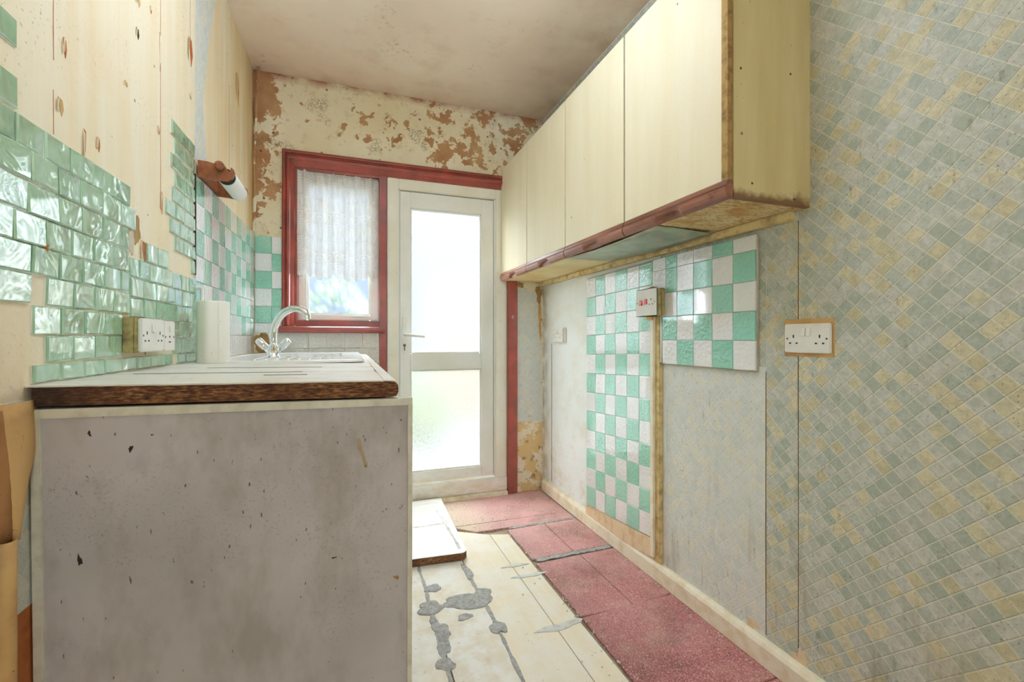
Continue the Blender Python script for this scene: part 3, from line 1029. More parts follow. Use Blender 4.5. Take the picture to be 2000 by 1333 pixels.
# ------------------------------------------------------------------ tiling on the left wall: thin glossy vinyl tiles, hand laid
VR = [((1.450, 1.504), [0.975, 1.060, 1.143, 1.225, 1.309, 1.395, 1.490]),
      ((1.392, 1.450), [0.93, 1.018, 1.101, 1.184, 1.262, 1.348, 1.438, 1.528]),
      ((1.332, 1.390), [1.006, 1.093, 1.182, 1.267, 1.354, 1.436, 1.482]),
      ((1.275, 1.331), [0.97, 1.056, 1.143, 1.229, 1.313, 1.400, 1.482]),
      ((1.220, 1.274), [0.93, 1.014, 1.101, 1.186, 1.270, 1.356, 1.441, 1.488]),
      ((1.163, 1.219), [1.147, 1.235, 1.318, 1.402, 1.486]),
      ((1.106, 1.161), [1.108, 1.191, 1.277, 1.361, 1.445]),
      ((1.052, 1.104), [1.147, 1.235, 1.318, 1.402, 1.445]),
      ((1.0135, 1.048), [1.108, 1.191, 1.277, 1.361, 1.445, 1.53, 1.615, 1.70, 1.781]),
      ((1.163, 1.219), [0.93, 1.016, 1.101]),
      ((1.618, 1.669), [0.98, 1.068]), ((1.508, 1.566), [0.98, 1.068]),
      ((1.319, 1.375), [1.591, 1.665, 1.743]),
      ((1.264, 1.317), [1.486, 1.544, 1.609, 1.693, 1.777, 1.860, 1.940, 2.006]),
      ((1.210, 1.263), [1.490, 1.570, 1.653, 1.736, 1.800, 1.870, 1.945, 2.012]),
      ((1.156, 1.209), [1.490, 1.570, 1.653, 1.736, 1.820, 1.900, 1.97, 2.012]),
      ((1.099, 1.154), [1.784, 1.845, 1.925, 2.012]),
      ((1.046, 1.098), [1.790, 1.86, 1.94, 2.012]),
      ((1.0135, 1.045), [1.826, 1.90, 1.98, 2.012]),
      ((1.771, 1.817), [1.777, 1.855, 1.935, 2.0]), ((1.712, 1.764), [1.805, 1.89, 1.97, 2.0]), ((1.660, 1.706), [1.771, 1.855, 1.94, 2.0]),
      ((1.605, 1.654), [1.805, 1.89, 1.975, 2.0]), ((1.551, 1.599), [1.782, 1.865, 1.95, 2.0]), ((1.498, 1.547), [1.733, 1.81, 1.895, 1.98, 2.0]),
      ((1.443, 1.493), [1.762, 1.85, 1.93, 2.0]), ((1.390, 1.440), [1.805, 1.885, 1.965, 2.0]), ((1.335, 1.388), [1.965, 1.998])]
for (z0, z1), ys in VR:
    tile('tile_backing', PL, rect(ys[0] + 0.001, ys[-1] - 0.001, z0 + 0.0003, z1 - 0.0003), 'white_t', wl, 0.002, 0, 0.0004, 0.0)
    for y0, y1 in zip(ys, ys[1:]):
        j = lambda: random.uniform(-0.0012, 0.0012)
        q = [(y0 + j(), z0 + j()), (y1 + j(), z0 + j()), (y1 + j(), z1 + j()), (y0 + j(), z1 + j())]
        tile('vinyl_tile', PL, q, 'vinyl', wl, random.uniform(0.003, 0.005), 0.002, 0.0034, 0.0010, tilt=0.04)
# aqua and white checkered ceramic tiles further along, up to the corner
for r in range(7):
    z1 = 1.712 - 0.1 * r
    z0 = max(z1 - 0.1, 1.0135)
    for c in range(10):
        y0 = 2.006 + 0.1 * c
        y1 = min(y0 + 0.1, 3.012)
        aq = (r + c) % 2 == 0
        if r >= 5:
            aq = (r == 5 and c in (7, 9))
        tile('ceramic_tile', PL, rect(y0, y1, z0, z1), 'aqua' if aq else 'white_t', wl, 0.006, 0, 0.0015, 0.0008, tilt=0.008)
# dark sealed joint and white cable dropping down it
ribbon('joint_sealant', PL, [(2.003, 1.335 + 0.0135 * k) for k in range(29)], 0.006, 'dark_gap', wl, 0.007)
cable = obj('cable', tube(bmesh.new(), smooth_path([PL(2.0, 1.285, 0.004), PL(2.012, 1.29, 0.016), PL(2.022, 1.27, 0.020), PL(2.018, 1.16, 0.018), PL(2.022, 1.07, 0.017), PL(2.03, 1.012, 0.016)], 6), 0.0065, 8), 'plastic', None, True)
tag(cable, 'white cable running down the left wall behind the kitchen roll', 'cable')

# ------------------------------------------------------------------ tiling on the end wall
RZ = [1.698, 1.597, 1.493, 1.391, 1.285, 1.186, 1.129]
CX = [XL(3.0) + 0.008, -0.425, -0.372]
CHK = [(1, 0), (0, 1), (1, 0), (0, 1), (1, 1), (0, 0)]
for r in range(6):
    for c in range(2):
        tile('ceramic_tile', PB, rect(CX[c], CX[c + 1], RZ[r + 1], RZ[r]), 'aqua' if CHK[r][c] else 'white_t', wb, 0.006, 0, 0.0015, 0.0008, tilt=0.008)
UX = [-0.405, -0.331, -0.226, -0.124, -0.020, 0.085, 0.186]
for z0, z1 in ((1.035, 1.137), (0.95, 1.0345)):
    for a, b in zip(UX, UX[1:]):
        tile('ceramic_tile', PB, rect(a, b, z0, z1), 'grey_t', wb, 0.006, 0, 0.0015, 0.0009, tilt=0.006)

# ------------------------------------------------------------------ red painted trim around window and door
trim = thing('trim_1', (0.35, YB, 0), 'oxide red painted architrave around window and back door', 'trim', kind='structure')


def mould(d):     # moulded section: across 0..1, proud
    return [(0, 0), (0, .026), (.04, .032), (.16, .038), (.24, .038), (.27, .028), (.32, .026), (.38, .032), (.46, .036), (.54, .036), (.62, .031), (.68, .022), (.74, .020), (.90, .012), (1.0, .006), (1.0, 0)]


bm = bmesh.new()
loft(bm, [[PB(-0.368 + 0.066 * t, 2.222 - 0.09 * t, d) for t, d in mould(0)], [PB(1.118, 2.222 - 0.09 * t, d) for t, d in mould(0)]])
obj('head_moulding', bm, 'red', trim)
bm = bmesh.new()
loft(bm, [[PB(-0.368 + 0.066 * t, 2.222 - 0.09 * t, d) for t, d in mould(0)], [PB(-0.371 + 0.066 * t, 1.166, d) for t, d in mould(0)]])
obj('side_moulding', bm, 'red', trim)
box('mullion_post', 'red', trim, 0.187, 0.232, YB - 0.012, YB + 0.10, 0.0, 2.133, 0.003)
box('right_post', 'red', trim, 1.050, 1.119, YB - 0.030, YB, 0.012, 2.133, 0.004)

# ------------------------------------------------------------------ window
win = thing('window_1', (-0.06, YB, 1.13), 'small white framed window with red sill', 'window', kind='structure')
bm = bmesh.new()
sillp = [(0.0, 1.129), (0.050, 1.129), (0.060, 1.134), (0.064, 1.148), (0.060, 1.162), (0.050, 1.168), (-0.03, 1.170), (-0.03, 1.129)]
loft(bm, [[PB(-0.384, z, d) for d, z in sillp], [PB(0.216, z, d) for d, z in sillp]])
obj('sill', bm, 'red', win, False)
box('sill_upstand', 'red', win, -0.302, 0.187, YB + 0.004, YB + 0.06, 1.170, 1.206, 0.003)
box('reveal', 'red', win, -0.305, -0.290, YB + 0.002, YB + 0.10, 1.20, 2.132, 0.001)
box('reveal', 'red', win, -0.29, 0.187, YB + 0.002, YB + 0.10, 2.118, 2.132, 0.001)
Y0, Y1 = YB + 0.045, YB + 0.105
for n, a in (('frame_side', (-0.290, -0.236, 1.206, 2.118)), ('frame_side', (0.131, 0.187, 1.206, 2.118)),
             ('frame_top', (-0.236, 0.131, 2.056, 2.118)), ('frame_bottom', (-0.236, 0.131, 1.206, 1.246))):
    f = box(n, 'upvc', win, a[0], a[1], Y0, Y1, a[2], a[3], 0.006)
for n, a in (('glazing_bead', (-0.236, -0.228, 1.246, 2.056)), ('glazing_bead', (0.123, 0.131, 1.246, 2.056)), ('glazing_bead', (-0.228, 0.123, 2.048, 2.056)), ('glazing_bead', (-0.228, 0.123, 1.246, 1.254))):
    box(n, 'upvc', win, a[0], a[1], Y0 + 0.012, Y0 + 0.026, a[2], a[3], 0.002)
box('pane', 'glass', win, -0.232, 0.127, Y0 + 0.030, Y0 + 0.034, 1.25, 2.052)
box('stay_bar', 'upvc', win, 0.02, 0.115, Y0 - 0.012, Y0 - 0.002, 1.232, 1.240, 0.003)

# lace net curtain hung from a wire inside the reveal
cur = thing('lace_curtain', (-0.05, YB + 0.02, 1.47), 'yellowed white lace net curtain hanging in the small window', 'curtain')
bm = bmesh.new()
uvl = bm.loops.layers.uv.new('UVMap')
NX, NZ = 96, 30
X0, X1 = -0.296, 0.182
vg = []
for i in range(NX + 1):
    s = i / NX
    x = X0 + (X1 - X0) * s
    edge = max(0.0, 1 - s / 0.14)
    yy = YB + 0.026 + 0.010 * math.sin(s * 2 * PI * 6.5) + 0.006 * math.sin(s * 2 * PI * 15 + 1) - 0.03 * edge
    x -= 0.010 * edge
    # scalloped hem
    cu = (s * 0.62 / 0.068) % 1.0
    hem = 1.500 - 0.028 * math.sin(PI * cu) - 0.02 * s + 0.012 * math.sin(s * 17)
    col = []
    for k in range(NZ + 1):
        t = k / NZ
        z = hem + (2.122 - hem) * t
        col.append((bm.verts.new((x, yy + 0.004 * math.sin(t * 9 + s * 20), z)), (s * 0.62, (z - hem))))
    vg.append(col)
for i in range(NX):
    for k in range(NZ):
        q = [vg[i][k], vg[i + 1][k], vg[i + 1][k + 1], vg[i][k + 1]]
        f = bm.faces.new([a[0] for a in q])
        for lp, a in zip(f.loops, q):
            lp[uvl].uv = a[1]
obj('net', bm, 'lace', cur, True)
obj('curtain_wire', tube(bmesh.new(), [(-0.303, YB + 0.024, 2.116), (0.187, YB + 0.024, 2.114)], 0.003, 8), 'plastic', cur, True)

# ------------------------------------------------------------------ back door
door = thing('door_1', (0.64, YB, 0), 'white plastic back door with two obscure glass panes', 'door', kind='structure')
FY0, FY1 = YB - 0.004, YB + 0.085
box('frame_jamb', 'upvc_f', door, 0.236, 0.306, FY0, FY1, 0.03, 2.134, 0.005)
box('frame_jamb', 'upvc_f', door, 0.964, 1.048, FY0, FY1, 0.03, 2.134, 0.005)
box('frame_head', 'upvc_f', door, 0.306, 0.964, FY0, FY1, 2.062, 2.134, 0.005)
box('frame_stop', 'upvc', door, 0.306, 0.314, FY0 + 0.01, FY1, 0.14, 2.062, 0.002)
box('frame_stop', 'upvc', door, 0.956, 0.964, FY0 + 0.01, FY1, 0.14, 2.062, 0.002)
box('threshold', 'upvc', door, 0.236, 1.048, FY0 - 0.012, FY1 + 0.02, 0.036, 0.132, 0.006)
box('threshold_board', 'skirt', door, 0.236, 1.046, FY0 - 0.03, FY1, -0.002, 0.036, 0.004)
LY0, LY1 = YB + 0.012, YB + 0.07
leaf = box('leaf_stile', 'upvc', door, 0.316, 0.384, LY0, LY1, 0.140, 2.056, 0.004)
box('leaf_stile', 'upvc', door, 0.866, 0.954, LY0, LY1, 0.140, 2.056, 0.004)
box('leaf_rail', 'upvc', door, 0.384, 0.866, LY0, LY1, 1.952, 2.056, 0.003)
box('leaf_rail', 'upvc', door, 0.384, 0.866, LY0, LY1, 0.886, 0.994, 0.003)
box('leaf_rail', 'upvc', door, 0.384, 0.866, LY0, LY1, 0.140, 0.212, 0.003)
for z0, z1 in ((0.994, 1.952), (0.212, 0.886)):
    for a in ((0.384, 0.394, z0, z1), (0.856, 0.866, z0, z1), (0.394, 0.856, z1 - 0.010, z1), (0.394, 0.856, z0, z0 + 0.010)):
        box('glazing_bead', 'upvc', door, a[0], a[1], LY0 + 0.008, LY0 + 0.024, a[2], a[3], 0.003)
    box('pane', 'frost', door, 0.388, 0.862, LY0 + 0.028, LY0 + 0.032, z0 + 0.003, z1 - 0.003)
hd = box('handle_plate', 'plastic', door, 0.330, 0.360, LY0 - 0.010, LY0, 1.000, 1.236, 0.004)
obj('lever', tube(bmesh.new(), smooth_path([(0.345, LY0 - 0.008, 1.118), (0.345, LY0 - 0.040, 1.119), (0.365, LY0 - 0.052, 1.118), (0.42, LY0 - 0.052, 1.112), (0.468, LY0 - 0.050, 1.108)], 6), 0.009, 10), 'plastic', hd, True)
obj('lock_cylinder', tube(bmesh.new(), [(0.345, LY0 - 0.014, 1.050), (0.345, LY0 - 0.002, 1.050)], 0.009, 14), 'rusty_metal', hd)
box('keyhole', 'slot', hd, 0.3425, 0.3475, LY0 - 0.016, LY0 - 0.012, 1.016, 1.042)
# skewed bead hook on the post, a little brass eye
hook = obj('screw_eye', tube(bmesh.new(), [(1.082 + 0.007 * math.cos(a), YB - 0.036, 1.243 + 0.010 * math.sin(a)) for a in [2 * PI * k / 14 for k in range(13)]], 0.0018, 6), 'plastic', None, True)
tag(hook, 'small pale screw eye in the red door post', 'hook')

# ------------------------------------------------------------------ skirting
bm = bmesh.new()
skp = [(0, 0.0), (0.026, 0.0), (0.026, 0.062), (0.020, 0.074), (0.014, 0.080), (0, 0.082)]
loft(bm, [[PR(YR, z, d) for d, z in skp], [PR(2.98, z + 0.012, d) for d, z in skp]])
tag(obj('baseboard_right', bm, 'skirt'), 'chipped cream skirting along the right wall', 'skirting', kind='structure')

# ================================================================== THINGS ON THE RIGHT
# ------------------------------------------------------------------ checkered tile panel on a backing board
pan = thing('tiled_panel', (XR, 1.76, 0.1), 'aqua and white checkered tile panel fixed on the right wall', 'tile panel')


def prow(k, y):
    """height of row line k (0 at the bottom) at distance y: the tall part was laid running slightly uphill"""
    zl = 0.131 + 0.1089 * k
    zr = 0.187 + 0.1050 * k
    s = (2.344 - y) / (2.344 - 1.736)
    return zl + (zr - zl) * s


bm = bmesh.new()
bk = [(2.350, 0.125), (1.730, 0.178), (1.730, 1.455), (2.350, 1.445)]
loft(bm, [[PR(a, b, 0.0025) for a, b in bk], [PR(a, b, 0.012) for a, b in bk]])
obj('backing_board', bm, 'grout', pan)
bm = bmesh.new()
bk = [(1.676, 0.984), (1.178, 0.984), (1.178, 1.452), (1.728, 1.455), (1.728, 1.20), (1.676, 1.20)]
loft(bm, [[PR(a, b, 0.0025) for a, b in bk], [PR(a, b, 0.012) for a, b in bk]])
obj('backing_board', bm, 'grout', pan)
bm = bmesh.new()
bk = [(2.344, 0.036), (1.715, 0.098), (1.715, 0.182), (2.344, 0.128)]
loft(bm, [[PR(a, b, 0.0025) for a, b in bk], [PR(a, b, 0.024) for a, b in bk]])
obj('timber_strip', bm, 'raw', pan, bevel=0.002)
CY = [2.344, 2.241, 2.140, 2.039, 1.937, 1.836, 1.736]
for k in range(12):
    for c in range(6):
        y0, y1 = CY[c], CY[c + 1]
        q = [(y0, prow(k, y0)), (y1, prow(k, y1)), (y1, min(prow(k + 1, y1), 1.462)), (y0, min(prow(k + 1, y0), 1.45))]
        row = 11 - k
        tile('ceramic_tile', PR, q, 'aqua' if (row + c) % 2 else 'white_t', pan, 0.007, 0.012, 0.0016, 0.0006, tilt=0.012)
RY = [1.735, 1.643, 1.570, 1.473, 1.373, 1.274, 1.178]
RZ2 = [0.986, 1.090, 1.192, 1.295, 1.400, 1.453]
PAT = ['wwawaw'[:0] or 'xwawaw', 'xawawa', 'wwawaw', 'wawawa', 'wawwaw']
for k in range(5):
    for c in range(6):
        ch = PAT[k][c]
        y0, y1 = RY[c], RY[c + 1]
        if ch == 'x':
            continue
        if k < 2 and c == 1:
            y0 = 1.665
        q = [(y0, RZ2[k]), (y1, RZ2[k]), (y1, RZ2[k + 1]), (y0, RZ2[k + 1])]
        tile('ceramic_tile', PR, q, 'aqua' if ch == 'a' else 'white_t', pan, 0.007, 0.012, 0.0016, 0.0006, tilt=0.012)

# upright batten beside the tall tiles, greasy on the side that faces the room
bat = thing('upright_batten', (XR, 1.70, 0.1), 'greasy upright timber batten below the red cooker switch', 'batten')
obj('front_lath', bx(bmesh.new(), XR - 0.036, XR - 0.022, 1.706, 1.730, 0.112, 1.195), 'skirt', bat, bevel=0.002)
obj('rear_lath', bx(bmesh.new(), XR - 0.022, XR - 0.001, 1.682, 1.716, 0.092, 1.195), 'batten', bat, bevel=0.002)
cab2 = obj('cable_conduit', tube(bmesh.new(), [(XR - 0.017, 1.674, 1.19), (XR - 0.018, 1.672, 1.1), (XR - 0.017, 1.673, 0.99)], 0.006, 8), 'plastic', None, True)
tag(cab2, 'short white cable conduit dropping from the cooker switch', 'conduit')


# ------------------------------------------------------------------ electrical fittings
def pins(P, a, b, d, parent, s=1.0):
    """UK socket: earth slot above, two below; a, b the middle; s the sense of the wall direction"""
    for da, db, w, h in ((0, 0.010, 0.004, 0.009), (-0.011, -0.011, 0.0065, 0.0045), (0.011, -0.011, 0.0065, 0.0045)):
        bm = bmesh.new()
        q = rect(a + da - w / 2, a + da + w / 2, b + db - h / 2, b + db + h / 2)
        loft(bm, [[P(*p, d - 0.001) for p in q], [P(*p, d + 0.0006) for p in q]])
        obj('pin_hole', bm, 'slot', parent)


def block(name, P, a0, a1, b0, b1, d0, d1, mat, parent, bevel=0.0015):
    bm = bmesh.new()
    q = rect(a0, a1, b0, b1)
    loft(bm, [[P(*p, d0) for p in q], [P(*p, d1) for p in q]])
    return obj(name, bm, mat, parent, bevel=bevel)


def screw(P, a, b, d, parent):
    bm = bmesh.new()
    n = 10
    loft(bm, [[P(a + 0.003 * math.cos(t), b + 0.003 * math.sin(t), dd) for t in [2 * PI * k / n for k in range(n)]] for dd in (d - 0.001, d + 0.0006)])
    obj('screw', bm, 'rusty_metal', parent)


def rocker(P, a, b, d, parent, mat='plastic', w=0.010, h=0.020):
    bm = bmesh.new()
    loft(bm, [[P(a - w / 2, b - h / 2, d), P(a + w / 2, b - h / 2, d), P(a + w / 2, b + h / 2, d), P(a - w / 2, b + h / 2, d)],
              [P(a - w / 2, b - h / 2, d + 0.006), P(a + w / 2, b - h / 2, d + 0.006), P(a + w / 2, b + h / 2, d + 0.002), P(a - w / 2, b + h / 2, d + 0.002)]])
    obj('rocker_switch', bm, mat, parent, bevel=0.0006)


def double_socket(P, ac, bc, d, parent, plate='plastic'):
    block('face_plate', P, ac - 0.074, ac + 0.074, bc - 0.045, bc + 0.045, d, d + 0.009, plate, parent, 0.003)
    e = d + 0.009
    for s in (-1, 1):
        pins(P, ac + s * 0.042, bc - 0.004, e, parent)
        rocker(P, ac + s * 0.0075, bc + 0.020, e, parent, w=0.012, h=0.024)
        screw(P, ac + s * 0.063, bc - 0.001, e, parent)


s1 = thing('double_socket', (XR, 1.0, 1.05), 'white double socket set in torn diamond wallpaper', 'socket')
block('back_box', PR, 0.920, 1.080, 1.042, 1.158, 0.0, 0.004, 'tan', s1, 0.001)
double_socket(PR, 0.999, 1.098, 0.004, s1)
s2 = thing('double_socket', (XR, 2.72, 1.07), 'white double socket on the pale wall near the door corner', 'socket')
block('back_box', PR, 2.640, 2.796, 1.068, 1.166, 0.0, 0.018, 'plastic', s2, 0.002)
double_socket(PR, 2.718, 1.117, 0.018, s2)

s3 = thing('cooker_switch', (XR, 1.72, 1.2), 'surface mounted cooker switch with two red rockers on the tiles', 'switch')
block('mounting_box', PR, 1.645, 1.797, 1.196, 1.318, 0.0212, 0.036, 'old_plastic', s3, 0.003)
block('mounting_box', PR, 1.648, 1.794, 1.198, 1.316, 0.037, 0.056, 'old_plastic', s3, 0.003)
block('face_plate', PR, 1.645, 1.797, 1.196, 1.320, 0.057, 0.063, 'plastic', s3, 0.003)
rocker(PR, 1.758, 1.258, 0.063, s3, 'rocker_red', 0.018, 0.024)
rocker(PR, 1.722, 1.262, 0.063, s3, 'rocker_red', 0.018, 0.024)
pins(PR, 1.686, 1.260, 0.063, s3)
for a in (1.660, 1.786):
    screw(PR, a, 1.258, 0.063, s3)
block('knockout_plate', PR, 1.715, 1.735, 1.318, 1.332, 0.0212, 0.032, 'old_plastic', s3, 0.001)
block('knockout_plate', PR, 1.700, 1.745, 1.180, 1.1955, 0.0375, 0.045, 'tan', s3, 0.001)

s4 = thing('double_socket', (XL(1.55), 1.52, 1.06), 'grimy boxed double socket on the green tiles above the worktop', 'socket')
block('mounting_box', PL, 1.447, 1.598, 1.060, 1.153, 0.004, 0.027, 'old_plastic', s4, 0.002)
block('mounting_box', PL, 1.449, 1.596, 1.062, 1.151, 0.0275, 0.036, 'old_plastic', s4, 0.002)
double_socket(PL, 1.523, 1.1065, 0.036, s4)
s5 = thing('fused_spur', (XL(1.65), 1.64, 1.06), 'white fused spur plate right beside the grimy boxed socket', 'switch')
block('mounting_box', PL, 1.600, 1.684, 1.062, 1.147, 0.004, 0.036, 'plastic', s5, 0.002)
block('face_plate', PL, 1.599, 1.685, 1.060, 1.150, 0.036, 0.043, 'plastic', s5, 0.003)
rocker(PL, 1.642, 1.126, 0.043, s5, w=0.010, h=0.020)
for a, b, w, h in ((1.642, 1.103, 0.006, 0.006), (1.642, 1.087, 0.014, 0.004), (1.611, 1.102, 0.004, 0.006), (1.673, 1.102, 0.004, 0.006)):
    block('pin_hole', PL, a - w / 2, a + w / 2, b - h / 2, b + h / 2, 0.042, 0.0437, 'slot', s5, 0.0)

# ------------------------------------------------------------------ wall cabinets
CXF, CZ0, CZ1 = 1.004, 1.497, 2.268
EDGE = [0.995, 1.509, 2.018, 2.530, 3.016]


def rail(door_obj, y0, y1):
    """finger pull: moulded timber rail with a scoop cut into its lower edge"""
    prof = [(0.018, 0.0), (0.006, -0.002), (-0.004, 0.006), (-0.009, 0.018), (-0.009, 0.030), (-0.004, 0.034), (-0.006, 0.037), (-0.005, 0.043), (-0.002, 0.045), (0.0, 0.052), (0.018, 0.052)]
    yc = (y0 + y1) / 2
    rings = []
    N = 44
    for k in range(N + 1):
        y = y0 + (y1 - y0) * k / N
        u = (y - yc) / 0.062
        sc = math.sqrt(max(0.0, 1 - u * u))
        ring = []
        for i, (dx, z) in enumerate(prof):
            if 1 <= i <= 4:
                lift = (0.024 - z) * sc if z < 0.024 else 0
                z = z + max(0, lift)
                if i <= 3:
                    dx = dx + 0.010 * sc
            ring.append((CXF + dx, y, 1.494 + z))
        rings.append(ring)
    bm = bmesh.new()
    loft(bm, rings)
    return obj('handle_rail', bm, 'rail', door_obj)


def wall_cabinet(y0, y1, ys, label, end=False):
    t = thing('wall_cabinet', (XR, (y0 + y1) / 2, CZ0), label, 'cabinet', 'wall cabinets over the tiles')
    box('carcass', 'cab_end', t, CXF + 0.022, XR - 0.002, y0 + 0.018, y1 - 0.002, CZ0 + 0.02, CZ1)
    box('bottom_panel', 'under', t, CXF + 0.020, XR - 0.002, y0 + 0.001, y1 - 0.001, CZ0, CZ0 + 0.018, 0.001)
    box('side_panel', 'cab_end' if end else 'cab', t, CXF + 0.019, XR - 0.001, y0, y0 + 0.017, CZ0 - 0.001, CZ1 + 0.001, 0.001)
    for a, b in zip(ys, ys[1:]):
        d = box('door', 'cab', t, CXF, CXF + 0.017, a + 0.0045, b - 0.0045, 1.546, CZ1, 0.0015)
        rail(d, a + 0.003, b - 0.003)
        box('gap_shade', 'dark_gap', t, CXF + 0.0175, CXF + 0.0188, b - 0.008, min(b + 0.008, y1 - 0.001), 1.55, CZ1)  # dark strip added to stand for the shade between doors
        if end and a == ys[0]:
            box('worn_edge_strip', 'worn_edge', d, CXF - 0.0006, CXF + 0.0172, a + 0.003, a + 0.026, 1.546, CZ1, 0.0004)
    return t


cab_near = wall_cabinet(0.995, 2.017, EDGE[:3], 'cream wall cabinet with bare end panel, nearest of the row', True)
wall_cabinet(2.018, 3.016, EDGE[2:], 'cream wall cabinet at the far end beside the door')
# screw heads on the end panel
for x, z in ((1.048, 1.865), (1.090, 1.543), (1.255, 1.494 + 0.02), (1.240, 1.886)):
    scw = obj('screw_head', tube(bmesh.new(), [(x, 0.9958, z), (x, 0.9940, z)], 0.0035, 10), 'rusty_metal', cab_near)
sb = obj('support_batten', bx(bmesh.new(), XR - 0.030, XR - 0.001, 1.040, 3.015, 1.468, 1.4965), 'batten', None, bevel=0.003)
tag(sb, 'greasy cream batten under the wall cabinets', 'batten')
# loose metal sheet tacked under the cabinets, sagging at the near end
ms = sheet('metal_sheet', [[(1.018 + (1.272 - 1.018) * u / 8, 1.335 + (2.035 - 1.335) * v / 10, 1.4945 - 0.010 * math.sin(PI * v / 10) - 0.012 * (1 - v / 10) * (u / 8 - 0.3) * (0 if u < 3 else 1)) for u in range(9)] for v in range(11)], 'sheet', None, 0.0012)
tag(ms, 'dull sagging metal sheet tacked under the wall cabinets', 'metal sheet')

# ================================================================== THINGS ON THE LEFT
# ------------------------------------------------------------------ base cabinet
BX0, BX1, BY0, BY1 = -0.548, 0.128, 1.118, 2.985
bc = thing('base_cabinet', ((BX0 + BX1) / 2, (BY0 + BY1) / 2, 0), 'long base cabinet with grimy grey end panel under the worktop', 'cabinet')


def lean(z):     # the loose end panel leans: its foot stands a little further in
    return 1.100 + 0.020 * (0.965 - z) / 0.965


def slab(name, mat, x0, x1, z0, z1, d0, d1, x0b=None, x1b=None):
    x0b = x0 if x0b is None else x0b
    x1b = x1 if x1b is None else x1b
    bm = bmesh.new()
    r = []
    for d in (d0, d1):
        r.append([(x0b, lean(z0) + d, z0), (x1b, lean(z0) + d, z0), (x1, lean(z1) + d, z1), (x0, lean(z1) + d, z1)])
    loft(bm, r)
    return obj(name, bm, mat, bc, bevel=0.001)


slab('end_panel', 'grey', -0.542, 0.134, 0.004, 0.950, 0.002, 0.014)
slab('edge_trim', 'strip', -0.556, -0.541, 0.004, 0.966, -0.004, 0.016)
slab('edge_trim', 'strip', 0.133, 0.144, 0.004, 0.958, -0.004, 0.016)
bm = bmesh.new()
loft(bm, [[(-0.541, lean(.95) - 0.004, 0.948), (0.133, lean(.95) - 0.004, 0.940), (0.133, lean(.95) - 0.004, 0.957), (-0.541, lean(.95) - 0.004, 0.966)],
          [(-0.541, lean(.95) + 0.016, 0.948), (0.133, lean(.95) + 0.016, 0.940), (0.133, lean(.95) + 0.016, 0.957), (-0.541, lean(.95) + 0.016, 0.966)]])
obj('edge_trim', bm, 'strip', bc, bevel=0.001)
bm = bmesh.new()
bx(bm, BX0 + 0.01, BX1 - 0.022, BY0 + 0.02, BY1, 0.10, 0.118)
bx(bm, BX0 + 0.01, BX0 + 0.026, BY0 + 0.02, BY1, 0.118, 0.952)
bx(bm, BX0 + 0.026, BX1 - 0.022, BY0 + 0.02, BY0 + 0.036, 0.118, 0.952)
bx(bm, BX0 + 0.026, BX1 - 0.022, BY1 - 0.016, BY1, 0.118, 0.952)
bx(bm, BX0 + 0.026, BX1 - 0.022, 2.04, 2.056, 0.118, 0.952)
bx(bm, BX1 - 0.040, BX1 - 0.022, BY0 + 0.036, BY1 - 0.016, 0.93, 0.952)
obj('carcass', bm, 'cab', bc)
box('plinth', 'strip', bc, BX0 + 0.03, BX1 - 0.05, BY0 + 0.03, BY1, 0.0, 0.10)
for k in range(4):
    a = BY0 + 0.022 + k * 0.461
    d = box('door', 'strip', bc, BX1 - 0.020, BX1 - 0.002, a, a + 0.457, 0.11, 0.945, 0.002)
    obj('pull_handle', tube(bmesh.new(), smooth_path([(BX1 - 0.003, a + 0.09, 0.90), (BX1 + 0.014, a + 0.09, 0.895), (BX1 + 0.016, a + 0.09, 0.86), (BX1 + 0.014, a + 0.09, 0.825), (BX1 - 0.003, a + 0.09, 0.82)], 5), 0.004, 8), 'chrome', d, True)
# dried drip on the end panel
for pts, w, m in (([(0.022, 0.868), (0.025, 0.846), (0.033, 0.825), (0.038, 0.804)], 0.011, 'drip'), ([(0.038, 0.806), (0.0385, 0.800)], 0.006, 'worn_edge')):
    ribbon('dried_drip', lambda a, b, d: Vector((a, lean(b) + 0.002 - d, b)), pts, w, m, bc, 0.0008)
for x, z, rx, rz in ((-0.405, 0.880, 0.006, 0.010), (-0.487, 0.67, 0.007, 0.014), (-0.47, 0.915, 0.004, 0.010), (-0.03, 0.60, 0.008, 0.003), (0.118, 0.905, 0.003, 0.003), (-0.37, 0.905, 0.003, 0.003), (0.108, 0.53, 0.010, 0.008)):
    blob('grime_spot', lambda a, b, d: Vector((a, lean(b) + 0.002 - d, b)), x, z, rx * 0.6, rz * 0.6, 'slot' if rx < 0.0095 else 'worn_edge', bc, 0.0008, 0, 10, 0.6)

# ------------------------------------------------------------------ worktop
wt = thing('worktop', (-0.2, 2.0, 0.966), 'weathered white laminate worktop with dark chipboard edge', 'worktop')


def wz(x):       # the top dips a little towards the room
    return 1.0055 - 0.015 * (x + 0.2)


TH = 0.036


def plank(bm, x0, x1, y0, y1, t0, t1):
    """slab following the dip; t0, t1 depths below the top"""
    r = []
    for y in (y0, y1):
        r.append([(x0, y, wz(x0) - t1), (x1, y, wz(x1) - t1), (x1, y, wz(x1) - t0), (x0, y, wz(x0) - t0)])
    loft(bm, r)


